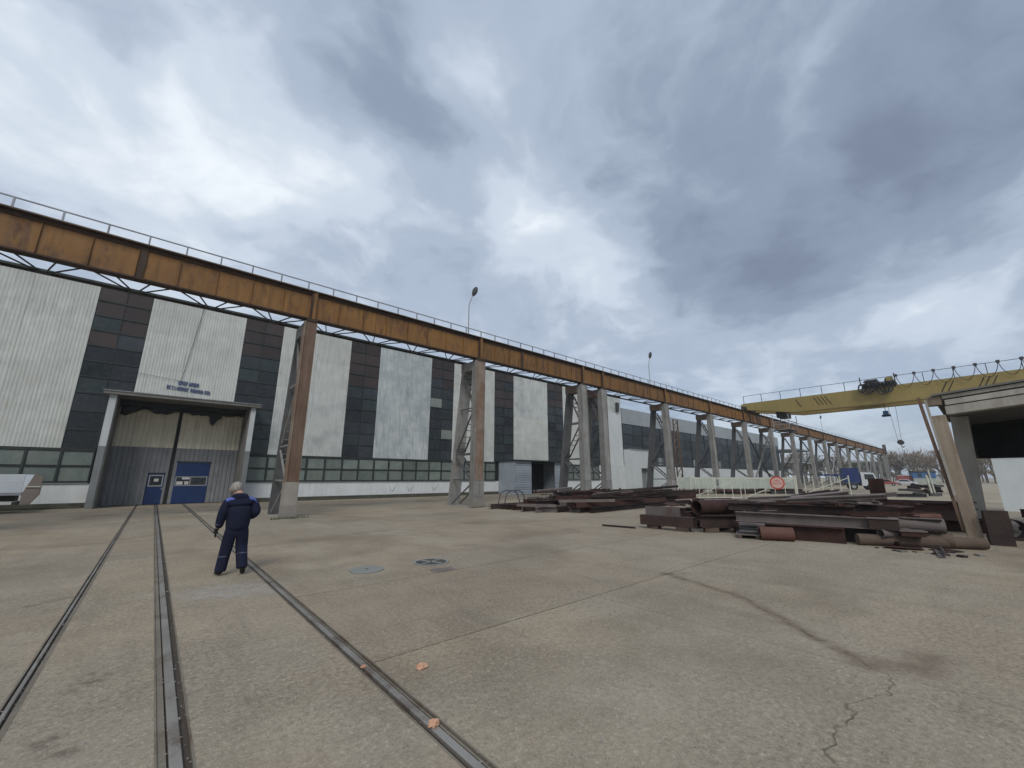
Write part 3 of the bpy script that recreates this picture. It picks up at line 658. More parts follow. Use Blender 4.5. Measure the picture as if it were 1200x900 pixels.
# ------------------------------------------------------------------ lower workshop beyond the hall
ws = thing('workshop_building', (55.5, YF, 0), 'lower workshop with a long dark glazed band beyond the hall', 'building')
def wb(name, mat, x0, x1, y0, y1, z0, z1): return MB().box(x0 - 55.5, x1 - 55.5, y0, y1, z0, z1).build(name, mat, ws)
W1 = 131.5
wb('wall', 'interior_dark', 55.6, W1, .22, 45, 0, 12.7)
n = 13
for k in range(n):
    a = 55.6 + k * (W1 - 55.6) / n; b = a + (W1 - 55.6) / n
    wb('fascia_panel', 'fascia_grey', a + .015, b - .015, 0, .21, 10.35, 12.85)
    zz = [3.75, 5.4, 7.05, 8.7, 10.33]
    for r in range(4):
        for c in range(2):
            w = (b - a) / 2
            key = ('far', r < 9)
            if key not in cache: cache[key] = MB().box(.04, w - .04, -.015, .015, .04, 1.61).mesh('pane', 'glass_far')
            put('pane', cache[key], ws, (a + c * w - 55.5, .12, zz[r]), (R_(rnd.uniform(-.7, .7)), 0, 0))
    wb('mullion', 'frame_dark', a - .06, a + .06, .02, .2, 3.75, 10.33)
    wb('wall_panel', 'annex_white', a + .01, b - .01, -.02, .21, 0, 3.7)
for z in (5.4, 7.05, 8.7): wb('transom', 'frame_dark', 55.7, W1, .05, .19, z - .05, z + .05)
for xx in (66, 79, 90): wb('pane', 'pane_pale', xx, xx + 1.6, .07, .10, 3.95, 5.2)
wb('roof', 'roof_dark', 55.5, W1 + .1, .23, 45.2, 12.71, 12.92)
bb = thing('loading_annex', (55.5, YF, 0), 'stepped white annex with a dark doorway between hall and workshop', 'building')
def bbx(name, mat, x0, x1, y0, y1, z0, z1): return MB().box(x0 - 55.5, x1 - 55.5, y0, y1, z0, z1).build(name, mat, bb)
bbx('wall', 'annex_white', 55.45, 58.2, -1.3, -.03, 0, 6.1); bbx('wall', 'annex_white', 60.6, 61.6, -1.3, -.03, 0, 6.1); bbx('wall', 'annex_white', 58.2, 60.6, -1.3, -.03, 3.3, 6.1)
bbx('doorway', 'portal_grey', 58.2, 60.6, -.6, -.04, 0, 3.3); bbx('roof_edge', 'fascia_grey', 55.44, 61.7, -1.4, -.03, 6.102, 6.22)
MB().box(-5.0, -4.4, -.35, -.1, 11.5, 12.9).build('junction_box', 'brace_dark', hall).location = (35.5 + 3.4, 0, 0.6)
# sheds beyond: flat roofs on posts
for k, (xx, yy, ww, zz) in enumerate(((137, 34, 16, 9.6), (160, 33, 14, 7.2))):
    ps = thing('open_shed', (xx, yy, 0), ['tall open storage shed with shelf-like flat roofs past the workshop', 'lower open storage shed with a flat roof past the tall one'][k], 'shed')
    for zr in ((zz, zz * .62) if k == 0 else (zz,)): MB().box(0, ww, 0, 9, zr, zr + .35).build('roof', 'fascia_grey', ps)
    for i in range(4):
        for j in (0.3, 8.6): MB().box(.3 + i * (ww - .9) / 3, .6 + i * (ww - .9) / 3, j, j + .25, 0, zz - .01).build('post', 'leg_grey', ps)
    MB().box(0.2, ww - .2, 8.9, 9, .0, zz * .6 - .02).build('back_wall', 'fascia_grey', ps)

# ------------------------------------------------------------------ crane runway
YG = 21.55; ZB, ZTOP = 9.72, 11.28
POSTS = [-5.9, 4.92, 15.70, 26.70, 29.50, 40.60, 51.60, 62.70, 73.70, 84.70, 95.70, 106.70, 117.70, 128.70, 139.70, 150.70, 161.70, 172.70, 183.70, 188.5]
WID = 0.76
def make_trestle(kind):
    """upright front leg, raking rear leg and laced bracing; local origin on the ground under the front leg"""
    t = thing('crane_trestle', (0, 0, 0), None, None)
    w = WID / 2 if kind != 'brown' else 0.28
    face, edge, rear, lace = {'brown': ('leg_brown', 'leg_rusty', 'leg_steel', 'leg_grey'), 'rusty': ('leg_rusty', 'leg_grey', 'leg_grey', 'leg_steel'), 'grey': ('leg_grey', 'leg_grey', 'leg_steel', 'leg_steel')}[kind]
    MB().box(-w + .031, w - .031, -.20, .20, 1.62, 9.60).build('front_leg', face, t)
    for s in (-1, 1): MB().box(min(s * w, s * (w - .03)), max(s * w, s * (w - .03)), -.25, .25, 1.60, 9.601).build('leg_flange', edge, t)
    MB().box(-w - .02, w + .02, -.27, .27, .55, 1.60).build('leg_foot', 'leg_grey' if kind != 'brown' else 'footing', t, bevel=.012)
    MB().box(-w - .03, w + .03, -.28, .28, 0.0, .548).build('leg_foot', 'footing', t, bevel=.012)
    # head block that carries the girder
    MB().box(-w + .01, w - .01, .26, 1.60, 8.98, 9.60).build('cap_beam', 'leg_grey' if kind == 'rusty' else 'leg_rusty' if kind == 'grey' else 'leg_grey', t, bevel=.01)
    MB().box(-w * .8, w * .8, -.24, .28, 9.602, 9.718).build('bearing', 'flange_dark', t)
    # raking rear leg
    y0, y1 = 2.62, 1.36
    def yr(z): return y0 + (y1 - y0) * z / 9.06
    m = MB(); pts = []
    for z in (0.0, 8.975):
        h = .17 if z == 0 else .13
        pts.append([(-w, yr(z) - h, z), (w, yr(z) - h, z), (w, yr(z) + h, z), (-w, yr(z) + h, z)])
    m.add(pts[0] + pts[1], [(0, 3, 2, 1), (4, 5, 6, 7), (0, 1, 5, 4), (1, 2, 6, 5), (2, 3, 7, 6), (3, 0, 4, 7)]); m.build('rear_leg', rear, t)
    # laced bracing between the legs: two bars joined by battens
    def lacing(za, fa, zb, fb, bat=5, th=.075):
        A = .25 if fa == 'f' else yr(za) - .24; B = .25 if fb == 'f' else yr(zb) - .24
        m = MB()
        for s in (-1, 1): m.bar((s * (w - .06), A, za), (s * (w - .06), B, zb), .07, th * 1.3, ext=.02)
        for k in range(bat):
            f = (k + .6) / bat; m.bar((-(w - .10), A + (B - A) * f, za + (zb - za) * f), (w - .10, A + (B - A) * f, za + (zb - za) * f), .16, .03)
        m.build('lacing_brace', lace, t)
    lacing(8.75, 'r', 6.75, 'f'); lacing(5.95, 'f', 3.55, 'r', 6); lacing(3.15, 'r', 1.75, 'f', 5)
    for z in (6.35, 3.35, 1.68):
        m = MB()
        for s in (-1, 1): m.bar((s * (w - .06), .25, z), (s * (w - .06), yr(z) - .2, z), .06, .09)
        m.build('strut', lace, t)
    m = MB()
    for s in (-1, 1): m.bar((s * (w - .06), .28, 1.35), (s * (w - .06), yr(.1) - .3, .12), .06, .08)
    m.build('lower_brace', lace, t)
    MB().box(-w - .18, w + .18, -.42, 3.12, -.04, .012).build('footing_pad', 'footing', t)
    return t
protos = {k: make_trestle(k) for k in ('brown', 'rusty', 'grey')}
used = set()
notes = {0: 'crane trestle with a grey front leg left of the hall door portal', 1: 'rusty brown crane trestle with pale lacing beside the railway door', 2: 'crane trestle with a half rusted front leg next to the first scrap pile',
         3: 'grey crane trestle, first of the close pair at the girder joint', 4: 'grey crane trestle, second of the close pair at the girder joint', 5: 'grey crane trestle behind the rusty beam pile, first past the close pair', 6: 'grey crane trestle standing at the pale gate fence'}
for i, xp in enumerate(POSTS):
    k = 'brown' if i in (0, 1) else ('rusty' if i == 2 else 'grey')
    o = protos[k] if k not in used else copy_tree(protos[k]); used.add(k)
    o.location = (xp, YG, 0)
    ORD = ['third', 'fourth', 'fifth', 'sixth', 'seventh', 'eighth', 'ninth', 'tenth', 'eleventh', 'twelfth', 'thirteenth', 'fourteenth', 'fifteenth']
    tag(o, notes[i] if i in notes else 'grey crane trestle of the runway, %s past the close pair' % ORD[i - 7], 'trestle', 'trestles of the crane runway')
# X bracing between neighbours
for i in (7, 11, 15):
    xa, xb = POSTS[i] + .4, POSTS[i + 1] - .4
    o = thing('cross_brace', (xa, YG, 0), ['big X brace of steel bars between two grey trestles under the crane', 'X brace between far trestles midway down the runway', 'X brace between the last but few far trestles'][(7, 11, 15).index(i)], 'brace', 'X braces of the runway')
    MB().bar((0, .05, .4), (xb - xa, .05, 8.9), .16, .24).build('brace_bar', 'leg_grey', o)
    MB().bar((0, .3, 8.9), (xb - xa, .3, .4), .16, .24).build('brace_bar', 'brace_dark', o)
spans = [(-17.0, -5.9)] + [(a, b) for a, b in zip(POSTS, POSTS[1:])]
gmesh = {}
def gm(key, fn):
    if key not in gmesh: gmesh[key] = fn()
    return gmesh[key]
STIFF_M = MB().box(-.010, .010, -.075, -.012, ZB + .132, ZTOP - .203).mesh('stiffener', 'girder_ochre')
POSTM = MB().box(-.03, .03, -.03, .03, 0, 1.40).mesh('railing_post', 'rail_grey')
for i, (a, b) in enumerate(spans):
    L = b - a; far = a > 100
    nm = 'ochre crane girder span with walkway railing, ' + ['beyond the first trestle', 'over the railway door', 'from the brown trestle to the half rusted one', 'from the half rusted trestle to the close pair', 'shortest one over the close pair of trestles', 'past the close pair of trestles', 'ending at the pale gate fence'][i] if i < 7 else ('ochre crane girder span directly under the yellow bridge crane' if i == 7 else 'ochre crane girder span, %s past the one under the yellow crane' % ['first', 'second', 'third', 'fourth', 'fifth', 'sixth', 'seventh', 'eighth', 'ninth', 'tenth', 'eleventh', 'twelfth'][i - 8])
    o = thing('runway_girder', (a, YG, 0), nm, 'girder', 'girder spans of the crane runway')
    e = .004
    MB().box(e, L - e, -.011, .011, ZB + .04, ZTOP - .04).build('web', 'girder_ochre', o)
    MB().box(e, L - e, -.24, .24, ZTOP - .038, ZTOP).build('top_flange', 'flange_dark', o)
    MB().box(e, L - e, -.22, .22, ZB, ZB + .038).build('bottom_flange', 'flange_dark', o)
    MB().box(e, L - e, -.05, -.0115, ZTOP - .20, ZTOP - .039).build('top_dark_strip', 'flange_dark', o)  # darker band along the top of the web, built as a thin strip
    MB().box(e, L - e, -.04, -.0115, ZB + .039, ZB + .13).build('bottom_dark_strip', 'flange_dark', o)  # narrower dark band at the foot of the web, also a thin strip
    MB().box(e, L - e, -.035, .035, ZTOP + .002, ZTOP + .12).build('crane_rail', 'rail_edge', o)
    n = max(2, round(L / 1.37))
    for k in range(1, n):
        if far and k % 2: continue
        put('stiffener', STIFF_M, o, (k * L / n, 0, 0))
    MB().box(e, .16, -.20, -.0511, ZB + .041, ZTOP - .04).build('bearing_stiffener', 'girder_ochre', o)
    MB().box(L - .09, L - e, -.17, -.0511, ZB + .041, ZTOP - .04).build('bearing_stiffener', 'flange_dark', o)
    if i == 1: MB().box(4.1, 4.32, -.07, -.0511, ZB + .041, ZTOP - .04).build('splice_plate', 'flange_dark', o)
    if i == 3: MB().box(.35 * L, .35 * L + .2, -.07, -.0511, ZB + .041, ZTOP - .04).build('splice_plate', 'flange_dark', o)
    # walkway and railing on its far edge
    MB().box(e, L - e, .25, 1.82, ZTOP - .10, ZTOP - .05).build('walkway', 'brace_dark', o)
    step = 1.35 if not far else 3.6
    k = 0
    while k * step < L - .3: put('railing_post', POSTM, o, (k * step + .1, 1.78, ZTOP - .05)); k += 1
    for z in (ZTOP + 1.34, ZTOP + .86): MB().bar((e, 1.78, z), (L - e, 1.78, z), .05, .05).build('handrail', 'rail_grey', o)
    # horizontal brake truss at the bottom flange
    MB().bar((e, 1.88, ZB + .09), (L - e, 1.88, ZB + .09), .10, .10).build('truss_chord', 'brace_dark', o)
    n2 = max(1, round(L / 2.75)); w2 = L / n2
    for k in range(n2):
        if far and k % 2: continue
        xm = (k + .5) * w2
        m = MB()
        for dx in (-1.25, -.55, .55, 1.25): m.bar((xm + dx, .2, ZB + .065), (xm + .04 * dx, 1.86, ZB + .07), .045, .045)
        m.box(xm - .22, xm + .22, 1.62, 1.84, ZB + .03, ZB + .045); m.build('truss_web', 'brace_dark', o)
MB().box(188.62, 189.1, 21.1, 22.0, 9.75, 13.0).build('end_stop', 'leg_steel'); tag(bpy.data.objects['end_stop'], 'grey buffer stop at the far end of the crane runway', 'end stop')

# street lamps on the walkway
def lamp(x, label):
    o = thing('walkway_lamp', (x, YG + 1.95, 11.1), label, 'lamp', 'lamps on the runway walkway')
    MB().tube((0, 0, 0), (0, 0, 3.45), .045, .035, 8).build('pole', 'rail_grey', o)
    MB().tube((0, 0, 3.45), (.32, 0, 4.35), .035, .03, 8).build('arm', 'rail_grey', o)
    bm = bmesh.new(); bmesh.ops.create_uvsphere(bm, u_segments=14, v_segments=8, radius=.5)
    for v in bm.verts:
        taper = 1 - .45 * max(0, -v.co.z); v.co = Vector((v.co.x * .42 * taper, v.co.y * .36 * taper, v.co.z * .95))
    bmesh.ops.rotate(bm, verts=bm.verts, cent=(0, 0, 0), matrix=Matrix.Rotation(R_(22), 3, 'Y'))
    bmesh.ops.translate(bm, verts=bm.verts, vec=(.50, 0, 4.72))
    me = bpy.data.meshes.new('lamp_head'); bm.to_mesh(me); bm.free(); me.materials.append(MAT['brace_dark'])
    for p in me.polygons: p.use_smooth = True
    put('lamp_head', me, o)
lamp(16.1, 'street lamp on the walkway above the half rusted trestle'); lamp(41.4, 'street lamp on the walkway just past the close pair of trestles'); lamp(117, 'tiny far street lamp on the walkway beyond the yellow crane'); 

# ------------------------------------------------------------------ overhead bridge crane
CX = 64.0
cr = thing('bridge_crane', (CX, 0, 0), 'yellow overhead bridge crane with tapered ends and railing', 'crane')
YE0, YE1 = 22.1, -8.0
def girder(x0, x1):
    m = MB()
    prof = [(YE0, 11.55), (YE0, 12.25), (YE0 - .4, 12.42), (YE1, 12.42), (YE1, 11.4), (YE1 + 4, 10.45), (YE0 - 6.5, 10.45)]
    m.prism([(y, z) for y, z in prof], x0, x1, 'x'); return m
girder(0, 1.1).build('bridge_girder', 'crane_yellow', cr); girder(3.4, 4.5).build('bridge_girder', 'crane_yellow', cr)
for k, (y, s) in enumerate(((15.2, 1), (13.2, 1), (12.8, 1), (12.4, 1), (12.0, 1), (1.1, -1), (.6, -1), (-1.6, -1), (-2.0, -1), (-2.5, -1))):
    MB().bar((-.006, y, 12.1), (-.006, y - s * .55, 11.0), .012, .10, up=(0, 1, 0)).build('rust_weld', 'flange_dark', cr)
for x in (0.2, 3.6): MB().box(x - .1, x + .95, 21.15, 21.95, 11.402, 11.54).build('end_carriage', 'crane_dark', cr)
MB().box(-.9, 5.4, 21.3, 21.8, 11.41, 11.9).build('end_carriage', 'crane_dark', cr)
for x in (-.5, .5, 4.0, 5.0): MB().tube((x, 21.45, 11.66), (x, 21.65, 11.66), .26, .26, 14).build('wheel', 'crane_dark', cr)
MB().box(-.7, 5.2, -7.9, -7.4, 11.3, 11.9).build('end_carriage', 'crane_dark', cr)
# walkway railing of the crane
y = 21.6
while y > -8:
    MB().box(-.03, .03, y - .03, y + .03, 12.42, 13.50).build('railing_post', 'brace_dark', cr); y -= 2.35
for z in (13.5,): MB().bar((0, 21.6, z), (0, -8, z), .05, .05).build('handrail', 'brace_dark', cr)
# festoon: sagging cable loops hung from the rail
pts = [5.0 - 1.55 * k for k in range(9)]
for a, b in zip(pts, pts[1:]):
    loop = [(-.2, a + (b - a) * t, 13.42 - 1.45 * (1 - (2 * t - 1) ** 2) ** .75) for t in [i / 12 for i in range(13)]]
    MB().path(loop, .03, 6).build('festoon_cable', 'cable_black', cr)
    MB().box(-.28, -.10, a - .14, a + .14, 13.34, 13.62).build('festoon_trolley', 'brace_dark', cr)
# operator's platform under the left end
MB().box(1.0, 3.6, 16.9, 18.0, 10.05, 11.4).build('control_cabinet', 'crane_dark', cr)
m = MB()
for x in (.2, 3.8):
    for yy in (16.4, 18.3): m.bar((x, yy, 8.3), (x, yy, 10.4), .08, .08)
for z in (8.3, 9.0, 9.4): 
    for yy in (16.4, 18.3): m.bar((.2, yy, z), (3.8, yy, z), .09, .06)
    for x in (.2, 3.8): m.bar((x, 16.4, z), (x, 18.3, z), .09, .06)
m.build('platform_railing', 'rail_grey', cr)
MB().box(.2, 3.8, 16.4, 18.3, 8.2, 8.28).build('platform', 'brace_dark', cr)
# hoist trolley on the bridge with bundled hoses
tr = thing('hoist_trolley', (CX, 6.6, 12.42), 'messy dark hoist trolley with bundled hoses on the yellow crane', 'hoist')
MB().box(-.5, 4.9, -1.4, 1.5, .02, .35).build('trolley_frame', 'crane_dark', tr)
MB().tube((.2, -.9, .75), (4.2, -.9, .75), .38, .38, 16).build('drum', 'crane_dark', tr)
MB().box(.2, 1.6, .1, 1.3, .36, 1.05).build('motor', 'scrap_grey', tr, bevel=.06)
MB().box(-.3, .4, -1.3, -.7, .36, 1.0).build('gearbox', 'crane_yellow', tr, bevel=.06)
q = random.Random(4)
for k in range(9):
    yc = -1.2 + 2.7 * k / 8; dep = q.uniform(.5, 1.5)
    loop = [(-.62 - .1 * (k % 2), yc + .36 * math.cos(t) + q.uniform(-.03, .03), .45 - dep * .5 + dep * .5 * math.sin(t)) for t in [2 * math.pi * i / 16 for i in range(17)]]
    MB().path(loop, .075, 6).build('hose_loop', 'cable_black', tr)
for k in range(6):
    a = (-.4 + q.random() * .4, -1.4 + 2.8 * q.random(), .4 + q.random() * .5); b = (a[0] + 1.2, a[1] + q.uniform(-1, 1), .5 + q.random() * .6)
    MB().tube(a, b, .07, .07, 6).build('hose', 'cable_black', tr)
for yy in (-1.5, 1.6): MB().box(-.5, -.4, yy - .05, yy + .05, .35, 1.35).build('stanchion', 'crane_dark', tr)
# auxiliary hook and main hook block on its ropes
hk = thing('auxiliary_hook', (CX + 2.2, 6.75, 9.0), 'small dark hook block hanging close under the yellow crane', 'hook')
MB().tube((0, 0, .75), (0, 0, 3.2), .03, .03, 6).build('rope', 'brace_dark', hk)
MB().box(-.25, .25, -.25, .25, .25, .75).build('block', 'cabin_blue', hk, bevel=.06)
MB().tube((0, -.4, .18), (0, .4, .18), .14, .14, 10).build('hook', 'cable_black', hk)
hk = thing('main_hook', (CX + 2.2, 6.0, 5.4), 'round blue hook block hanging low on thin ropes', 'hook')
for dy in (-.28, .55): MB().tube((0, dy * .35, .75), (0, dy, 6.7), .022, .022, 5).build('rope', 'rail_grey', hk)
MB().tube((-.2, 0, .50), (.2, 0, .50), .30, .30, 20).build('sheave_block', 'brace_dark', hk)
hp = [(0, .02, .14), (0, .0, .0), (0, -.12, -.1), (0, -.22, -.02), (0, -.22, .08)]
MB().path(hp, .045, 7).build('hook', 'cable_black', hk)
MB().tube((0, 0, -5.0), (0, 0, -.1), .012, .012, 4).build('tag_line', 'rail_grey', hk)

# ------------------------------------------------------------------ open concrete shed on the far side of the yard
sh = thing('concrete_shed', (18, .5, 0), 'open fronted shed with stepped pale concrete fascia and dark interior', 'shed')
SL = math.tan(R_(4.8))
def slab(y0, y1, x0, x1, z0, z1, name, mat):     # a beam that climbs towards -Y
    m = MB(); vs = [(x0, y0, z0), (x1, y0, z0), (x1, y0, z1), (x0, y0, z1), (x0, y1, z0 - (y1 - y0) * SL), (x1, y1, z0 - (y1 - y0) * SL), (x1, y1, z1 - (y1 - y0) * SL), (x0, y1, z1 - (y1 - y0) * SL)]
    m.add(vs, [(0, 1, 2, 3), (4, 7, 6, 5), (0, 4, 5, 1), (1, 5, 6, 2), (2, 6, 7, 3), (3, 7, 4, 0)]); return m.build(name, mat, sh)
slab(-.02, -14, -.06, .42, 3.68, 3.93, 'fascia_beam', 'shed_concrete')
slab(-.05, -14, .05, .42, 3.935, 3.965, 'fascia_gap', 'brace_dark')
slab(-.04, -14, -.03, .42, 3.97, 4.125, 'fascia_beam', 'shed_concrete')
slab(-.05, -14, .05, .42, 4.125, 4.165, 'fascia_gap', 'brace_dark')
slab(.0, -14, -.02, .42, 4.17, 4.27, 'fascia_beam', 'shed_concrete')
slab(.22, -14, -.10, 9.2, 4.275, 4.33, 'roof', 'canopy_concrete')
slab(-.1, -14, .45, 9.0, 4.05, 4.2, 'ceiling', 'canopy_concrete')
for k, yy in enumerate((-3.3, -6.6, -9.9)): MB().box(-.10, .1, yy - .14, yy + .14, 3.72 - yy * SL, 4.26 - yy * SL).build('bracket', 'shed_concrete', sh)
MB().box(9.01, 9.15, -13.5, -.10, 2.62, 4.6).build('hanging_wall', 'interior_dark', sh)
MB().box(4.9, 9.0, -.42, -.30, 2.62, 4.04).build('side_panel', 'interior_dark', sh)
def rake(p0, p1, w, d):
    m = MB(); m.bar(Vector(p0), Vector(p1), w, d, up=(1, 0, 0)); return m
rake((-.02, .0, 0), (.08, .16, 3.67), .31, .32).build('column', 'shed_column', sh, bevel=.02)
rake((-.19, .21, 1.3), (-.13, .36, 4.16), .06, .10).build('column_strut', 'shed_concrete', sh)
rake((-.05, .20, 0.3), (-.12, .50, 4.26), .08, .12).build('column_strut', 'leg_brown', sh)
rake((4.6, -.02, 0), (4.6, -.20, 4.04), .46, .5).build('column', 'shed_concrete', sh, bevel=.02)
MB().box(.0, .34, .02, .36, 4.0, 4.272).build('column_head', 'shed_column', sh)
ww = thing('white_wall', (36, -7, 0), 'white rendered wall standing behind the open concrete shed', 'wall')
for k in range(4): MB().box(0, .3, 6.7 - (k + 1) * 4.5, 6.7 - k * 4.5 - .02, -.04, 2.95).build('wall_panel', 'shed_white', ww)
MB().box(-.06, .36, -11.4, 6.75, 2.951, 3.03).build('coping', 'fascia_grey', ww)

# ------------------------------------------------------------------ scrap steel
def ibeam(L, h, b, tw=.02, tf=.025):
    m = MB(); m.box(0, L, -b / 2, b / 2, 0, tf); m.box(0, L, -b / 2, b / 2, h - tf, h); m.box(.002, L - .002, -tw / 2, tw / 2, tf, h - tf); return m
def boxbeam(L, h, b): 
    m = MB(); t = .018
    m.box(0, L, -b / 2, b / 2, 0, t).box(0, L, -b / 2, b / 2, h - t, h).box(0, L, -b / 2, -b / 2 + t, t, h - t).box(0, L, b / 2 - t, b / 2, t, h - t); return m
def channel(L, h, b):
    m = MB(); t = .016; m.box(0, L, -b / 2, -b / 2 + t, 0, h).box(0, L, -b / 2 + t, b / 2, 0, t).box(0, L, -b / 2 + t, b / 2, h - t, h); return m
smesh = {}
def scrap_mesh(kind, L, h, b, mat):
    key = (kind, L, h, b, mat)
    if key not in smesh: smesh[key] = {'i': ibeam, 'box': boxbeam, 'c': channel}[kind](L, h, b).mesh({'i': 'steel_beam', 'box': 'box_beam', 'c': 'steel_channel'}[kind], mat)
    return smesh[key]
def scrap(kind, x, y, z, yaw, L, h, b, mat, label, group, pitch=0.0, roll=0.0):
    o = put({'i': 'steel_beam', 'box': 'box_beam', 'c': 'steel_channel'}[kind], scrap_mesh(kind, L, h, b, mat), None, (x, y, z), (R_(roll), R_(pitch), R_(yaw)))
    return tag(o, label, {'i': 'beam', 'box': 'beam', 'c': 'channel'}[kind], group)
KN = {'i': 'I-beam', 'box': 'box beam', 'c': 'channel'}
MN = {'scrap_dark': 'dark rusty', 'scrap_rust': 'reddish rusty', 'scrap_pale': 'pale dusty', 'scrap_grey': 'bluish grey'}
def layers(rows, place, group, q):
    """rows: (z, height, list of (x, y, yaw, length))"""
    for z, h, items in rows:
        for x, y, yaw, L in items:
            k = q.choice(('i', 'i', 'i', 'c', 'box')); mt = q.choices(('scrap_dark', 'scrap_rust', 'scrap_pale', 'scrap_grey'), (5, 4, 1.1, .12))[0]
            lay = 'lying on the ground in' if z < .05 else ('in the upper layers of' if z > .5 else 'stacked on others in')
            scrap(k, x, y, z, yaw, L, h, min(.3, h * .8), mt, '%s steel %s %s %s' % (MN[mt], KN[k], lay, place), group)
q = random.Random(21)
# pile between the trestles and the yard
rows = []
items = []
for k in range(12):
    y = 13.9 + k * .52; x0 = 17.4 - (y - 13.9) * .9 if y < 16.5 else 15.1 + q.uniform(0, .6)
    items.append((x0 + q.uniform(0, .7), y, q.uniform(-2, 5), q.choice((6, 8, 10, 12))))
rows.append((0.0, .28, items))
items = [(16.2 + q.uniform(0, 4.5), 14.3 + k * .62, q.uniform(-9, 9), q.choice((4.5, 6, 8, 9))) for k in range(9)]; rows.append((.285, .25, items))
items = [(17.2 + q.uniform(0, 5), 14.6 + k * .85, q.uniform(-14, 12), q.choice((4.5, 6, 8))) for k in range(6)]; rows.append((.54, .22, items))
items = [(18.5 + q.uniform(0, 4), 15.4 + k * 1.1, q.uniform(-10, 10), q.choice((4.5, 6))) for k in range(4)]; rows.append((.765, .16, items))
layers(rows, 'the long pile beside the trestles', 'steel in the pile beside the trestles', q)
for k, (x, y, yaw, L, mt) in enumerate(((24.2, 15.3, -3, 7.5, 'scrap_rust'), (22.5, 16.4, 2, 9, 'scrap_dark'), (25.0, 17.3, -2, 7, 'scrap_rust'), (23.5, 18.6, 1, 8, 'scrap_dark'))):
    scrap('i', x, y, .30 if k else .29, yaw, L, .62, .3, mt, ['deep reddish plate girder with long pale top at the end of the long pile', 'deep dark plate girder behind the reddish one in the long pile', 'second deep reddish plate girder at the back of the long pile', 'deep dark plate girder nearest the trestles in the long pile'][k], None)
scrap('c', 16.2, 14.95, .54, -28, 3.2, .14, .12, 'scrap_pale', 'pale crooked channel lying across the front of the long pile', None)
scrap('c', 15.2, 17.1, .285, -60, 2.2, .14, .12, 'scrap_pale', 'short pale channel at the left tip of the long pile', None)
# tubular frame dumped near the half rusted trestle
fr = thing('tube_frame', (16.6, 19.9, 0), 'bent pale tube frame dumped beside the half rusted trestle', 'frame')
MB().path([(0, 0, 0), (.25, 0, .85), (.6, 0, 1.0), (1.3, 0, 1.0), (1.6, 0, .85), (2.0, 0, 0)], .035, 7).build('tube', 'scrap_grey', fr)
MB().path([(.0, .6, 0), (.25, .6, .85), (.6, .6, 1.0), (1.3, .6, 1.0), (1.6, .6, .85), (2.0, .6, 0)], .035, 7).build('tube', 'scrap_grey', fr)
MB().tube((.6, 0, 1.0), (.6, .6, 1.0), .03, .03, 6).tube((1.3, 0, 1.0), (1.3, .6, 1.0), .03, .03, 6).build('cross_tube', 'scrap_grey', fr)
# middle pile, ends towards the yard
rows = [(0.0, .30, [(14.5 + q.uniform(0, .9), 6.5 + k * .40, q.uniform(-3, 3), q.choice((5, 6, 8, 9))) for k in range(6)]),
        (.305, .24, [(15.2 + q.uniform(0, 2.2), 6.7 + k * .50, q.uniform(-7, 7), q.choice((4.5, 6, 8))) for k in range(5)]),
        (.55, .20, [(17.0 + q.uniform(0, 2.5), 7.0 + k * .7, q.uniform(-9, 9), q.choice((4.5, 6))) for k in range(3)])]
layers(rows, 'the middle pile with the open pipe', 'steel in the middle pile', q)
scrap('box', 14.05, 8.75, .13, -86, 1.95, .34, .30, 'scrap_dark', 'short dark box beam on blocks at the front of the middle pile', None)
scrap('i', 14.3, 6.7, .16, -42, 1.9, .40, .3, 'scrap_dark', 'dark I-beam turned aslant at the front corner of the middle pile', None)
for k, (x, y) in enumerate(((14.1, 8.3), (14.1, 7.2), (14.55, 6.45), (15.3, 5.75))):
    tag(put('support_block', MB().box(-.12, .12, -.22, .22, 0, .128 if k < 2 else .158).mesh('support_block', 'timber_brown'), None, (x, y, 0), (0, 0, R_(-5 if k < 2 else 40))), 'brown timber block under the front beams of the middle pile', 'block', 'timber blocks under the middle pile')
o = MB().pipe((0, 0, 0), (1.9, 0, 0), .24, .02, 22).build('steel_pipe', 'scrap_rust', smooth=False); o.location = (14.35, 6.78, .80); o.rotation_euler.z = R_(-20)
tag(o, 'short wide open steel pipe with a dark mouth on the middle pile', 'pipe')
o = MB().box(0, 1.3, -.02, .02, 0, .42).build('steel_plate', 'scrap_pale'); o.location = (14.75, 9.0, .306); o.rotation_euler.z = R_(-78); tag(o, 'pale standing steel plate at the left of the middle pile', 'plate')
scrap('c', 13.3, 10.0, 0, -80, 1.3, .06, .09, 'scrap_dark', 'thin dark channel lying alone left of the middle pile', None)
# near pile, beams across the view
rows = [(0.0, .42, [(14.45 + k * .55, 5.45 - .05 * k, -78 + q.uniform(-2, 2), q.choice((2.6, 3.4, 4.2)) if k < 3 else q.choice((3.6, 4.2))) for k in range(8)]),
        (.425, .30, [(14.7 + k * .62, 5.7 + q.uniform(-.2, .3), -80 + q.uniform(-4, 4), q.choice((3.4, 4.2, 4.6))) for k in range(7)]),
        (.73, .24, [(15.2 + k * .72, 5.9 + q.uniform(-.2, .5), -82 + q.uniform(-5, 5), q.choice((3.4, 4.2, 4.6))) for k in range(5)])]
layers(rows, 'the near pile by the concrete shed', 'steel in the near pile', q)
rows = [(0.0, .40, [(19.2 + k * .6, 6.2 - .3 * k, -85 + q.uniform(-3, 3), q.choice((4.2, 5))) for k in range(6)]), (.405, .3, [(19.4 + k * .8, 6.0 - .3 * k, -84 + q.uniform(-4, 4), q.choice((4.2, 5))) for k in range(4)]), (.71, .25, [(20.2 + k * 1.0, 5.2 - .3 * k, -84 + q.uniform(-4, 4), 4.2) for k in range(3)])]
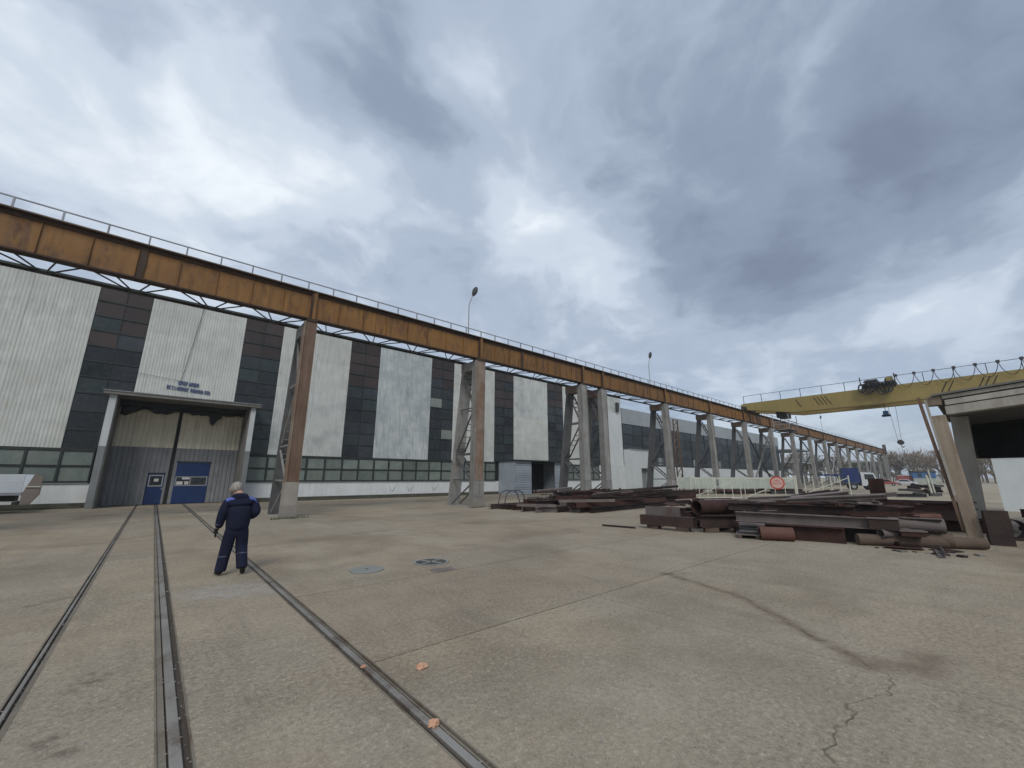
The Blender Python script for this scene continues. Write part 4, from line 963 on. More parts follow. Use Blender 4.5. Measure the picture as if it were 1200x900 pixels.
layers(rows, 'the stack behind the near pile', 'steel behind the near pile', q)
# things set on and before the near pile
pl = thing('pallet', (13.75, 5.35, 0), 'low dark pallet of planks carrying bundled round bars', 'pallet', rz=R_(-70))
for k in range(5): MB().box(0, 1.15, k * .17, k * .17 + .14, .10, .13).build('plank', 'scrap_pale', pl)
for x in (.05, .52, 1.0): MB().box(x, x + .1, 0, .82, 0, .098).build('skid', 'timber_brown', pl)
for k in range(9):
    rr, cc = divmod(k, 3) if k < 6 else (2, k - 6)
    o = MB().tube((0, 0, 0), (.62 if k % 2 else .5, 0, 0), .055, .055, 10).build('round_bar', 'scrap_pale' if k % 3 else 'scrap_grey'); 
    base = Vector((13.75, 5.35, 0)); ca, sa = math.cos(R_(-70)), math.sin(R_(-70)); lx, ly = .10 + .08 * (k % 2), .20 + cc * .12 + .06 * (rr % 2)
    o.location = base + Vector((lx * ca - ly * sa, lx * sa + ly * ca, .187 + rr * .098)); o.rotation_euler.z = R_(-70)
    tag(o, 'short steel round bar in the bundle on the pallet', 'bar', 'round bars on the pallet')
rp = thing('red_pipe', (14.15, 4.35, .19), 'short rusty red pipe with a capped end and white mark', 'pipe', rz=R_(-62))
MB().pipe((-.45, 0, 0), (.40, 0, 0), .19, .02, 22).build('tube', 'pipe_red', rp)
MB().tube((.36, 0, 0), (.398, 0, 0), .168, .168, 22).build('end_cap', 'pipe_red', rp); MB().box(.399, .404, -.04, .03, .02, .10).build('mark', 'paper', rp)
lg = at(1005, 639); lg2 = at(1157, 645)
o = MB().tube((0, 0, 0), ((lg2 - lg).length, 0, 0), .15, .14, 16).build('timber_log', 'timber_brown', bevel=0); o.location = (lg.x + .1, lg.y, .15); o.rotation_euler.z = math.atan2(lg2.y - lg.y, lg2.x - lg.x)
tag(o, 'long thick brown log lying at the foot of the shed column', 'log')
def crate(x, y, z, yaw, sx, sy, sz, body, top, label, cat='box'):
    o = thing('steel_box', (x, y, z), label, cat, rz=R_(yaw))
    t = .02; MB().box(0, sx, 0, t, 0, sz).box(0, sx, sy - t, sy, 0, sz).box(0, t, t, sy - t, 0, sz).box(sx - t, sx, t, sy - t, 0, sz).build('side', body, o)
    MB().box(-.03, sx + .03, -.03, sy + .03, sz + .001, sz + .03).build('lid', top, o)
    MB().box(.02, sx - .02, .02, sy - .02, 0, .02).build('bottom', body, o); return o
crate(15.0, 2.35, .43, -76, .62, .55, .28, 'scrap_dark', 'scrap_pale', 'dark steel box with a pale flat lid on the near pile')
crate(15.15, 1.75, .30, -70, .5, .36, .12, 'scrap_rust', 'scrap_pale', 'flat low steel box with a pale lid behind the brown log')
for k, (x, y, w) in enumerate(((16.9, 3.40, .40), (17.0, 2.92, .44))):
    o = MB().box(0, .03, 0, -w, 0, .55).box(.03, .12, -.02, 0, 0, .55).box(.03, .12, -w, -w + .02, 0, .55).build('steel_bracket', 'scrap_rust'); o.location = (x, y, .735); tag(o, ['rusty red-brown bracket plate, beside its twin on the near pile', 'rusty red-brown bracket plate next to the upright girder stub'][k], 'bracket')
o = ibeam(1.35, .42, .42, .03, .03).build('girder_stub', 'scrap_rust'); _p = at(1033, 606, .42); o.location = (_p.x + .2, _p.y, .425); o.rotation_euler = (0, R_(-93), R_(10)); tag(o, 'tall rusty girder stub standing upright on the near pile', 'girder')
for k, (x, y, z, r, L, yaw, mt) in enumerate(((15.9, 1.5, .55, .19, 1.1, -75, 'scrap_pale'), (15.95, 1.35, .20, .18, 1.0, -80, 'timber_brown'), (16.5, 1.65, .72, .10, 1.3, -70, 'pipe_red'), (15.4, 1.9, .34, .12, .8, -40, 'scrap_pale'))):
    o = MB().pipe((-L / 2, 0, 0), (L / 2, 0, 0), r, .02, 20).build('steel_pipe', mt); o.location = (x, y, z); o.rotation_euler.z = R_(yaw)
    tag(o, ['pale grey wide pipe, the upper of two beside the shed column', 'brown wide pipe, the lower of two beside the shed column', 'red painted narrow pipe lying over the near pile', 'short pale pipe sticking out by the lidded boxes'][k], 'pipe')
for k in range(16):
    x, y = 14.9 + q.uniform(-.2, .7), 2.5 - q.random() * 2.1
    s_ = q.uniform(.04, .10); o = MB().box(-s_, s_, -s_ * .7, s_ * .7, 0, s_ * .5).build('rubble_chunk', q.choice(('scrap_pale', 'scrap_dark', 'footing'))); o.location = (x - .35, y, 0.0); o.rotation_euler = (0, 0, q.uniform(0, 6)); tag(o, 'small chunk of rubble beside the brown log', 'rubble', 'rubble chunks by the brown log')
# behind and right of the column
o = MB().box(0, .05, -.46, 0, 0, .92).box(.051, .25, -.02, 0, 0, .9).build('steel_plate', 'scrap_dark'); _p = at(1162, 639); o.location = (_p.x, _p.y, 0); o.rotation_euler.z = R_(12); tag(o, 'dark steel plate standing on edge beside the shed column', 'plate')
o = MB().pipe((0, 0, 0), (.5, 0, 0), .30, .03, 20).build('steel_ring', 'scrap_dark'); o.location = (19.4, -.28, .302); o.rotation_euler.z = R_(15); tag(o, 'wide dark steel ring on edge behind the shed column', 'ring')
rows = [(0.0, .35, [(21.0 + k * 1.2, -.5 - .12 * k, -80 + q.uniform(-12, 12), q.choice((3, 4.5))) for k in range(5)]), (.355, .3, [(21.6 + k * 1.6, -.6, -80 + q.uniform(-14, 14), q.choice((2.6, 3.4))) for k in range(3)])]
layers(rows, 'the heap under the shed roof', 'steel under the shed roof', q)

# ------------------------------------------------------------------ gate and pale fence
gt = thing('yard_gate', (0, 0, 0), 'cream tube gate leaves and posts standing open past the piles', 'gate')
def tubes(m, pts, r=.035):
    for a, b in zip(pts, pts[1:]): m.tube(a, b, r, r, 8)
A = Vector((33.0, 15.9, 0)); B = Vector((38.8, 10.2, 0)); C = Vector((47.5, 8.1, 0))
def lerp(a, b, t): return a + (b - a) * t
up = Vector((0, 0, 1))
for P in (A, B): MB().tube(P, P + up * 2.0, .06, .06, 10).build('post', 'gate_cream', gt)
for (p, q0, nbar) in ((A, lerp(A, B, .48), 6), (lerp(A, B, .52), B, 5)):
    m = MB()
    for z in (.25, 1.75): m.tube(p + up * z, q0 + up * z, .035, .035, 8)
    m.tube(p + up * .25, q0 + up * 1.75, .028, .028, 8); m.build('frame_tube', 'gate_cream', gt)
    for k in range(nbar + 1):
        c = lerp(p, q0, k / nbar); MB().tube(c + up * .1, c + up * 1.8, .026, .026, 6).build('upright', 'gate_cream', gt)
lf = thing('gate_leaf', (0, 0, 0), 'tall cream barred gate leaf with a dark blue top rail', 'gate')
p0 = at(936, 586); p1 = at(999, 587)
for k in range(7):
    c = lerp(p0, p1, k / 6); MB().tube(c, c + up * 2.0, .05 if k in (0, 6) else .035, None, 8).build('upright', 'gate_cream', lf)
MB().tube(p0 + up * .12, p1 + up * .12, .03, .03, 8).tube(p0 + up * .3, p1 + up * 1.8, .03, .03, 8).build('rail', 'gate_cream', lf)
MB().bar(lerp(p0, p1, .45) + up * 2.02, p1 + up * 2.02, .06, .12).build('top_rail', 'truck_blue', lf)
# round no-entry style sign on the gate
_p = at(911, 568, 1.40)
sg = thing('round_sign', (36.9, 10.85 + .0, 1.42), 'round red-rimmed sign with red lettering on the cream gate', 'sign')
dirn = Vector((-.95, -.31, 0)).normalized(); rot = dirn.to_track_quat('Z', 'Y').to_euler(); sg.rotation_euler = rot
MB().tube((0, 0, -.012), (0, 0, 0), .50, .50, 36).build('plate', 'sign_red', sg); MB().tube((0, 0, .001), (0, 0, .006), .40, .40, 36).build('field', 'sign_pink', sg)
m = MB(); qq = random.Random(2)
for row, (y, n) in enumerate(((.16, 5), (.02, 8), (-.12, 9))):
    for k in range(n):
        x = (k - n / 2) * .08; m.box(x, x + .02, y, y + .09, .007, .010); m.box(x + .02, x + .055, y + qq.choice((0, .07)), y + .02 + qq.choice((0, .03)) + .0, .007, .010)
m.build('lettering', 'sign_red', sg)
MB().bar((.0, -.45, -.05), (0, .5, -.05), .05, .05).build('bracket', 'gate_cream', sg)
# pale panel fence
F0 = Vector((47.0, 24.2, 0)); F1 = Vector((60.5, 15.6, 0)); nf = 7
fc = thing('panel_fence', F0, 'low pale green panel fence behind the cream gate', 'fence'); d = (F1 - F0); ang = math.atan2(d.y, d.x); fc.rotation_euler.z = ang; Lf = d.length / nf
for k in range(nf):
    MB().box(k * Lf + .06, (k + 1) * Lf - .06, -.04, .04, .55, 1.86).build('panel', 'fence_pale', fc)
    MB().box(k * Lf - .05, k * Lf + .05, -.06, .06, -.04, 1.95).build('post', 'gate_cream', fc)
# junk along the fence and beyond
for k in range(26):
    f = q.random(); c = lerp(F0, F1, f) + Vector((q.uniform(-3.5, -1.0), q.uniform(-1.5, .5), 0)); L = q.choice((1.5, 2.5, 3.5)); mt = q.choice(('scrap_dark', 'scrap_rust', 'scrap_grey', 'timber_brown'))
    if mt == 'timber_brown': mt = 'scrap_dark'
    scrap(q.choice('ic'), c.x, c.y, .0 if k < 16 else .26, q.uniform(-60, 10), L, .25, .2, mt, '%s steel scrap length by the pale panel fence' % MN[mt], 'scrap by the panel fence')
for k in range(4):
    c = at(930 + 16 * k, 583 - k); scrap('c', c.x, c.y, 0, -35 + 9 * k, 3.4, .16, .12, 'scrap_pale', 'pale yellowish channel on the bare ground by the gate leaf', 'pale channels by the gate leaf')
for k in range(22):
    c = at(q.uniform(1066, 1108), q.uniform(574, 583)); L = q.choice((1.0, 1.6, 2.4)); mt = q.choice(('scrap_dark', 'scrap_grey', 'scrap_pale'))
    scrap(q.choice(('i', 'c', 'box')), c.x, c.y, 0 if k < 12 else q.choice((.3, .5)), q.uniform(0, 180), L, .3, .26, mt, '%s cut offs in the heap under the hook' % MN[mt], 'cut offs in the far heap', pitch=q.uniform(-12, 12) if k >= 12 else 0)
# railing by the workshop wall
rl = thing('low_railing', (58, 31.5, 0), 'low pale railing in front of the workshop', 'railing')
for k in range(14): MB().tube((k * 1.6, 0, 0), (k * 1.6, 0, 1.5), .04, .04, 6).build('post', 'rail_grey', rl)
for z in (.75, 1.5): MB().tube((0, 0, z), (20.8, 0, z), .035, .035, 6).build('rail', 'rail_grey', rl)
# brown lattice mast behind the trestles
ms = thing('lattice_mast', (57.5, 29.5, 0), 'brown rusty lattice mast standing behind the grey trestles', 'mast')
for sx in (0, 1.6):
    for sy in (0, 1.2): MB().bar((sx + (.2 if sx == 0 else -.2) * 0, sy, 0), (sx * .8 + .16, sy, 10.4), .16, .16).build('leg', 'leg_brown', ms)
for k in range(9):
    z = k * 1.15
    for sy in (0, 1.2):
        m = MB().bar((.05, sy, z), (1.55, sy, z + 1.1), .09, .09); m.bar((.05, sy, z + 1.1), (1.5, sy, z + 1.1), .08, .08); m.build('lattice_bar', 'leg_brown', ms)

# ------------------------------------------------------------------ vehicles
def wheel(x, y, r, w, parent):
    o = MB().tube((x, y - w / 2, r), (x, y + w / 2, r), r, r, 20).build('wheel', 'rubber', parent)
    MB().tube((x, y - w / 2 - .01, r), (x, y + w / 2 + .01, r), r * .55, r * .55, 14).build('rim', 'rail_grey', o)
def truck(loc, rz, label, body, cab_mat, L=6.0):
    o = thing('truck', loc, label, 'truck', rz=rz)
    MB().box(-1.2, 1.25 + L, -.45, .45, .75, .98).build('chassis', 'crane_dark', o)
    MB().box(0, L, -1.2, 1.2, 1.05, 3.3).build('cargo_box', body, o, bevel=.03); MB().box(-.02, L + .02, -1.22, 1.22, 3.301, 3.36).build('cargo_roof', body, o)
    m = MB(); prof = [(L + .15, .6), (L + 2.1, .6), (L + 2.1, 1.5), (L + 1.8, 2.6), (L + .15, 2.7)]; m.prism(prof, -1.15, 1.15, 'y'); m.build('cab', cab_mat, o, bevel=.05)
    for s in (-1, 1): MB().prism([(L + .6, 1.6), (L + 1.85, 1.6), (L + 1.65, 2.4), (L + .6, 2.4)], s * 1.155, s * 1.165, 'y').build('side_window', 'pane_slate', o)
    MB().add([(L + 2.09, -1, 1.6), (L + 2.09, 1, 1.6), (L + 1.83, 1, 2.5), (L + 1.83, -1, 2.5)], [(0, 1, 2, 3)]).build('windscreen', 'pane_slate', o)
    for x in (1.1, L + 1.2):
        for s in (-1, 1): wheel(x, s * 1.0, .5, .3, o)
    return o
c = at(1000, 572)
c = at(984, 573.5)
truck((c.x + 1.0, c.y - .4, -.04), R_(-70), 'white cab truck with a short dark blue cargo box past the gate', 'truck_blue', 'truck_white', 2.0)
# trailer with its tailgate let down, at the end wall of the hall
tl = thing('box_trailer', (-6.0, 34.0, 0), 'white drop-side trailer with a brown tailgate hanging open by the hall', 'trailer')
X0, X1 = -6.0, .95
MB().box(X0, X1, -1.15, -1.09, 1.05, 1.55).build('side_board', 'truck_white', tl, bevel=.01); MB().box(X0, X1, -1.15, -1.09, 1.56, 1.98).build('side_board', 'truck_white', tl, bevel=.01)
MB().box(X0, X1, 1.09, 1.15, 1.05, 1.98).build('side_board', 'truck_white', tl)
MB().box(X0, X1, -1.14, 1.14, .92, 1.045).build('bed', 'rail_grey', tl)
MB().box(X0, X1 - .3, -.5, .5, .6, .915).build('chassis', 'crane_dark', tl)
for x in (-.55, -1.75):
    for s in (-1, 1): wheel(x, s * .95, .48, .28, tl)
MB().box(X1 - .25, X1 - .05, -1.1, 1.1, .45, .60).build('bumper', 'crane_dark', tl)
m = MB(); m.add([(X1 + .02, -1.1, 1.0), (X1 + .02, 1.1, 1.0), (X1 + .62, 1.15, .28), (X1 + .62, -1.15, .28), (X1 + .10, -1.1, 1.03), (X1 + .10, 1.1, 1.03), (X1 + .70, 1.15, .33), (X1 + .70, -1.15, .33)], [(0, 3, 2, 1), (4, 5, 6, 7), (0, 1, 5, 4), (1, 2, 6, 5), (2, 3, 7, 6), (3, 0, 4, 7)]); 
m = MB(); m.add([(X1 + .02, -1.12, .45), (X1 + .35, -1.12, .45), (X1 + .62, -1.1, .95), (X1 + .62, -1.1, 1.85), (X1 + .30, -1.12, 1.98), (X1 + .02, -1.12, 1.0)] + [(a + .02, b + .05, cc) for a, b, cc in [(X1 + .02, -1.12, .45), (X1 + .35, -1.12, .45), (X1 + .62, -1.1, .95), (X1 + .62, -1.1, 1.85), (X1 + .30, -1.12, 1.98), (X1 + .02, -1.12, 1.0)]], [(0, 1, 2, 3, 4, 5), (11, 10, 9, 8, 7, 6)] + [(i, 6 + i, 6 + (i + 1) % 6, (i + 1) % 6) for i in range(6)]); m.build('tailgate', 'tail_brown', tl)
MB().bar((X1, -1.16, 1.35), (X1 + .62, -1.16, 1.35), .03, .05).build('tailgate_strap', 'gate_cream', tl)
# cars and blue cabin far off
def car(loc, rz, label, mat):
    o = thing('parked_car', loc, label, 'car', 'cars parked far off', rz)
    MB().prism([(0, .35), (4.2, .35), (4.25, .75), (3.2, .92), (2.5, 1.45), (1.0, 1.45), (.25, .95), (0, .9)], -.82, .82, 'y').build('body', mat, o, bevel=.05)
    for s in (-1, 1): MB().prism([(.5, .95), (2.95, .95), (2.4, 1.36), (1.05, 1.36)], s * .825, s * .835, 'y').build('side_window', 'pane_slate', o)
    for x in (.8, 3.3):
        for s in (-1, 1): wheel(x, s * .75, .32, .2, o)
c = at(1040, 569); car((c.x, c.y + 2.2, -.04), R_(-80), 'small red car parked in the far yard beside the runway end', 'car_red')
c = at(1062, 568.5); car((c.x, c.y + 2, -.04), R_(-85), 'small white car parked between the red car and the blue cabin', 'truck_white')
cb = thing('blue_cabin', at(1072, 567) + Vector((0, 0, -.045)), 'blue flat-roofed cabin on a pale base under the crane hook', 'cabin', rz=R_(-75))
MB().box(0, 5.0, 0, 3, 0, 1.8).build('base', 'fence_pale', cb); MB().box(-.1, 5.1, -.1, 3.1, 1.801, 3.5).build('upper_wall', 'cabin_blue', cb); MB().box(-.3, 5.3, -.3, 3.3, 3.501, 3.85).build('roof', 'frame_dark', cb)
for x in (1, 3): MB().box(x, x + 1, -.12, -.101, 2.2, 3.1).build('window', 'pane_slate', cb)
ct = thing('red_container', at(1058, 567) + Vector((3, 1.2, -.045)), 'dull red storage container left of the blue cabin', 'container', rz=R_(-75))
MB().box(0, 4, 0, 2.4, 0, 2.5).build('shell', 'car_red', ct, bevel=.03); MB().box(-.02, 4.02, -.02, 2.42, 2.501, 2.6).build('roof', 'truck_white', ct)
wp = thing('gate_post', at(1093, 581), 'white leaning twin gate post in front of the far heap', 'post')
MB().tube((0, 0, 0), (0, .15, 2.1), .09, .09, 10).build('post', 'gate_cream', wp); MB().tube((.4, -.2, 0), (.4, -.05, 2.6), .07, .07, 10).build('post', 'gate_cream', wp)

# ------------------------------------------------------------------ person walking towards the hall
def skin_obj(name, pts, edges, mat, parent, root=0, sub=2):
    me = bpy.data.meshes.new(name); me.from_pydata([p[:3] for p in pts], edges, []); o = bpy.data.objects.new(name, me); COL.objects.link(o)
    sm = o.modifiers.new('skin', 'SKIN'); sm.use_smooth_shade = True
    if not me.skin_vertices: bpy.context.view_layer.objects.active = o
    lay = me.skin_vertices[0].data if me.skin_vertices else None
    for i, p in enumerate(pts):
        r = p[3]; r2 = p[4] if len(p) > 4 else r
        me.skin_vertices[0].data[i].radius = (r, r2); me.skin_vertices[0].data[i].use_root = (i == root)
    s = o.modifiers.new('sub', 'SUBSURF'); s.levels = sub; s.render_levels = sub
    dg = bpy.context.evaluated_depsgraph_get(); dg.update()
    ev = o.evaluated_get(dg); nm = bpy.data.meshes.new_from_object(ev); o.modifiers.clear(); bpy.data.objects.remove(o)
    nm.materials.clear(); nm.materials.append(MAT[mat]); 
    for p in nm.polygons: p.use_smooth = True
    return put(name, nm, parent)
man = thing('person', (1.38, 9.80, 0), 'person seen from behind in navy work suit with light blue shoulders, grey hair', 'person')
# x: to his right, y: ahead (towards the hall), z up
body = [(0, 0, .92, .13, .11), (0, .0, 1.15, .14, .11), (0, .03, 1.36, .15, .10), (-.03, .07, 1.47, .062), (-.07, .12, 1.545, .078, .085), (-.09, .14, 1.615, .082, .09), (-.095, .145, 1.655, .05, .055),
        (-.19, .02, 1.38, .06), (-.265, 0, 1.12, .046), (-.30, .05, .90, .036), (.19, .02, 1.38, .06), (.285, -.04, 1.14, .046), (.19, .18, 1.06, .036),
        (-.09, 0, .86, .09), (-.13, .05, .48, .066), (-.17, .03, .10, .046), (.10, 0, .86, .09), (.125, .05, .49, .066), (.15, -.16, .15, .046),
        (-.325, .07, .83, .036, .020), (-.330, .085, .79, .034, .018)]
be = [(0, 1), (1, 2), (2, 3), (3, 4), (4, 5), (5, 6), (2, 7), (7, 8), (8, 9), (2, 10), (10, 11), (11, 12), (0, 13), (13, 14), (14, 15), (0, 16), (16, 17), (17, 18), (9, 19), (19, 20)]
base = len(body)
for k, (dx, ln) in enumerate(((-.018, .075), (-.006, .085), (.006, .08), (.016, .062))):       # fingers of the hanging hand
    y = .07 + .018 * k
    body += [(-.333 + .004 * k, y, .765, .0095), (-.332 + .006 * k, y + .006, .765 - ln * .55, .0088), (-.322 + .006 * k, y + .022, .765 - ln, .0078)]
    be += [(20, base), (base, base + 1), (base + 1, base + 2)]; base += 3
body += [(-.305, .115, .80, .011), (-.295, .130, .765, .0095), (-.29, .135, .735, .0085)]; be += [(19, base), (base, base + 1), (base + 1, base + 2)]; base += 3
# right hand, held in front of the belly
body += [(.12, .24, 1.05, .034, .02), (.09, .25, 1.05, .032, .018)]; be += [(12, base), (base, base + 1)]; h0 = base + 1; base += 2
for k in range(4):
    z = 1.075 - .018 * k; body += [(.06, .255, z, .0095), (.02, .25, z, .0088), (.0, .225, z, .0078)]; be += [(h0, base), (base, base + 1), (base + 1, base + 2)]; base += 3
body += [(.10, .235, 1.085, .011), (.085, .235, 1.115, .0095), (.07, .235, 1.135, .0085)]; be += [(h0, base), (base, base + 1), (base + 1, base + 2)]
skin_obj('body', body, be, 'skin', man)
jk = [(0, -.01, .78, .20, .155), (0, -.01, .88, .215, .165), (0, -.015, 1.02, .225, .17), (0, -.015, 1.16, .235, .17), (0, -.005, 1.27, .245, .16), (-.01, .015, 1.35, .21, .14), (-.025, .05, 1.43, .11, .10),
      (-.215, .01, 1.315, .10), (-.252, -.01, 1.21, .096), (-.272, .0, 1.10, .092), (-.290, .03, .96, .08), (-.298, .042, .845, .064),
      (.215, .01, 1.315, .10), (.262, -.03, 1.22, .098), (.285, -.05, 1.12, .094), (.245, .07, 1.06, .08), (.19, .17, 1.04, .068)]
jacket = skin_obj('jacket', jk, [(0, 1), (1, 2), (2, 3), (3, 4), (4, 5), (5, 6), (5, 7), (7, 8), (8, 9), (9, 10), (10, 11), (5, 12), (12, 13), (13, 14), (14, 15), (15, 16)], 'jacket_navy', man)
tz = [(0, 0, .98, .17, .13), (0, 0, .86, .18, .14), (-.095, .005, .74, .125), (-.12, .04, .50, .112), (-.145, .045, .30, .104), (-.165, .035, .10, .104), (-.168, .035, .06, .10), (.10, .005, .74, .125), (.12, .035, .50, .112), (.135, -.06, .32, .103), (.15, -.14, .15, .102), (.152, -.15, .11, .098)]
skin_obj('trousers', tz, [(0, 1), (1, 2), (2, 3), (3, 4), (4, 5), (5, 6), (1, 7), (7, 8), (8, 9), (9, 10), (10, 11)], 'jacket_navy', man)
gl = [(x, y, z, r * 1.12, (r2[0] if r2 else r) * 1.25) for (x, y, z, r, *r2) in body[19:21] + body[21:36]]
gl = [(-.315, .045, .87, .046)] + gl
ge = [(0, 1), (1, 2)]; k0 = 3
for k in range(4): ge += [(2, k0), (k0, k0 + 1), (k0 + 1, k0 + 2)]; k0 += 3
ge += [(1, k0), (k0, k0 + 1), (k0 + 1, k0 + 2)]
skin_obj('glove', gl, ge, 'boot_black', man)
# hood rolled on the shoulders, collar
skin_obj('hood', [(-.135, .05, 1.435, .05), (-.115, -.03, 1.43, .066), (-.03, -.075, 1.42, .088), (.06, -.03, 1.43, .066), (.09, .05, 1.435, .05)], [(0, 1), (1, 2), (2, 3), (3, 4)], 'jacket_navy', man, 2)
# shoulder patches laid on the jacket
for s in (-1, 1):
    bm = bmesh.new(); bmesh.ops.create_grid(bm, x_segments=8, y_segments=8, size=1)
    for v in bm.verts:
        u, w_ = v.co.x, v.co.y; x = s * (.185 + .085 * u); z = 1.405 - .045 * u * 1.0 - (.05 * (1 - w_) if w_ < 1 else 0); y = -.055 - .075 * (1 - w_) / 2
        x = s * (.205 + .075 * u); ang = (1 - w_) * .62; rr = .112
        v.co = Vector((x, .0 - rr * math.sin(ang * 1.15) - .012, 1.350 - .050 * max(0, u) ** 2 + rr * math.cos(ang * 1.15) + .016 - .012 * u))
    me = bpy.data.meshes.new('shoulder_patch'); bm.to_mesh(me); bm.free(); me.materials.append(MAT['patch_blue'])
    for p in me.polygons: p.use_smooth = True
    o = put('shoulder_patch', me, man)
    sw = o.modifiers.new('wrap', 'SHRINKWRAP'); sw.target = jacket; sw.wrap_method = 'NEAREST_SURFACEPOINT'; sw.wrap_mode = 'ABOVE_SURFACE'; sw.offset = .006
# reflective tapes on the legs and cuff
def band(c, d, r, mat='trim_grey', w=.012, name='reflective_band'):
    c = Vector(c); d = Vector(d).normalized(); MB().pipe(c - d * w / 2, c + d * w / 2, r, .008, 20).build(name, mat, man)
band((-.143, .045, .345), (0, 0, 1), .101); band((.133, -.03, .375), (-.03, .22, 1), .101); band((-.296, .033, .93), (0, 0, 1), .070)
# hair cap and ears
bm = bmesh.new(); bmesh.ops.create_icosphere(bm, subdivisions=4, radius=1)
for v in bm.verts:
    n = mnoise.noise(v.co * 3.2) * .08 + mnoise.noise(Vector((v.co.x * 12, v.co.y * 12, v.co.z * 4))) * .09
    v.co = Vector((v.co.x * .101, v.co.y * .114, v.co.z * .112)) * (1 + n)
bmesh.ops.bisect_plane(bm, geom=bm.verts[:] + bm.edges[:] + bm.faces[:], plane_co=(0, .05, -.035), plane_no=(0, .75, -.66), clear_outer=True)
bmesh.ops.translate(bm, verts=bm.verts, vec=(-.088, .135, 1.612)); me = bpy.data.meshes.new('hair'); bm.to_mesh(me); bm.free(); me.materials.append(MAT['hair_grey'])
for p in me.polygons: p.use_smooth = True
put('hair', me, man)
for s in (-1, 1):
    bm = bmesh.new(); bmesh.ops.create_uvsphere(bm, u_segments=10, v_segments=8, radius=1)
    for v in bm.verts: v.co = Vector((v.co.x * .014, v.co.y * .022, v.co.z * .034)) + Vector((-.088 + s * .098, .165, 1.575))
    me = bpy.data.meshes.new('ear'); bm.to_mesh(me); bm.free(); me.materials.append(MAT['skin']); put('ear', me, man)
# face, turned to the hall
fx, fy, fz = -.092, .235, 1.575
bm = bmesh.new(); bmesh.ops.create_uvsphere(bm, u_segments=10, v_segments=8, radius=1)
for v in bm.verts: v.co = Vector((v.co.x * .016, v.co.y * .022, v.co.z * .028)) + Vector((fx, fy, fz - .005))
me = bpy.data.meshes.new('nose'); bm.to_mesh(me); bm.free(); me.materials.append(MAT['skin']); put('nose', me, man)
for s in (-1, 1): MB().tube((fx + s * .032, fy - .022, fz + .022), (fx + s * .032, fy - .006, fz + .022), .011, .008, 10).build('eye', 'boot_black', man)
MB().bar((fx - .024, fy - .01, fz - .042), (fx + .024, fy - .01, fz - .042), .012, .008).build('mouth', 'pipe_red', man)
# boots: left flat, right heel lifted
def boot(x, y, z, pitch, yaw):
    b = skin_obj('boot', [(0, -.05, .055, .052, .05), (0, .02, .055, .05, .045), (0, .12, .042, .048, .036), (0, .19, .036, .038, .03), (0, -.03, .14, .055)], [(0, 1), (1, 2), (2, 3), (1, 4)], 'boot_black', man, 1)
    b.location = (x, y, z); b.rotation_euler = (R_(pitch), 0, R_(yaw))
boot(-.175, .03, .003, 0, 14); boot(.155, -.19, .075, -32, -12)

# ------------------------------------------------------------------ bare trees at the end of the yard
def make_tree(seed, H, spread, twig):
    q = random.Random(seed); trunk = MB(); cr_ = MB()
    def grow(p, d, L, r, depth):
        e = p + d * L; (trunk if depth < 3 else cr_).tube(p, e, r, r * .62, 5 if depth < 2 else 3, cap=False)
        if depth >= 4:
            for k in range(5):
                t_ = p + d * (L * q.random()); dd = (d + Vector((q.uniform(-1, 1), q.uniform(-1, 1), q.uniform(-.3, .9))) * .9).normalized(); l_ = q.uniform(.5, 1.1)
                s = dd.cross(Vector((q.uniform(-1, 1), q.uniform(-1, 1), q.uniform(-1, 1)))).normalized() * q.uniform(.03, .10)
                cr_.add([t_ - s * .5, t_ + s * .5, t_ + dd * l_ + s, t_ + dd * l_ - s * .3], [(0, 1, 2, 3)])
            return
        n = 3 if depth else 5
        for k in range(n):
            dd = (d * 1.0 + Vector((q.uniform(-1, 1), q.uniform(-1, 1), q.uniform(-.15, .7))) * spread).normalized()
            st = p + d * (L * (q.uniform(.45, 1.0) if k else 1.0)); grow(st, dd, L * q.uniform(.62, .82), r * .6, depth + 1)
    grow(Vector((0, 0, 0)), Vector((q.uniform(-.05, .05), q.uniform(-.05, .05), 1)).normalized(), H * .30, H * .018, 0)
    return trunk.mesh('trunk', 'bark'), cr_.mesh('crown', twig)
tm = [make_tree(s, h, sp_, tw) for s, h, sp_, tw in ((1, 11, .75, 'twig_brown'), (2, 13, .62, 'twig_ochre'), (3, 9, .85, 'twig_green'), (4, 12, .7, 'twig_brown'))]
TL = {0: 'bare brown tree in the belt past the yard', 1: 'bare ochre tree in the belt past the yard', 2: 'greenish leafing tree in the belt past the yard', 3: 'tall bare brown tree in the belt past the yard'}
q = random.Random(12)
for k in range(64):
    xx = q.uniform(215, 300); yy = -34 + k * 1.75 + q.uniform(-1.5, 1.5); v = q.choice((0, 1, 3, 0, 3)) if not (8 < k < 20) else q.choice((1, 1, 0, 3)); 
    if k > 38: v = q.choice((0, 2, 3, 2))
    o = thing('bare_tree', (xx, yy, -.05), TL[v], 'tree', 'trees in the belt past the yard', q.uniform(0, 6.2)); sc_ = q.uniform(.95, 1.5); o.scale = (sc_ * 1.15, sc_ * 1.15, sc_)
    put('trunk', tm[v][0], o); put('crown', tm[v][1], o)
for k in range(46):
    xx = q.uniform(196, 214); yy = -40 + k * 2.4 + q.uniform(-1, 1); v = q.choice((0, 1, 3, 2))
    o = thing('bare_shrub', (xx, yy, -.05), ['bare brown', 'bare ochre', 'greenish', 'twiggy brown'][v] + ' shrub in the undergrowth before the tree belt', 'shrub', 'shrubs before the tree belt', q.uniform(0, 6.2)); sc_ = q.uniform(.38, .62); o.scale = (sc_ * 1.7, sc_ * 1.7, sc_)
    put('trunk', tm[v][0], o); put('crown', tm[v][1], o)
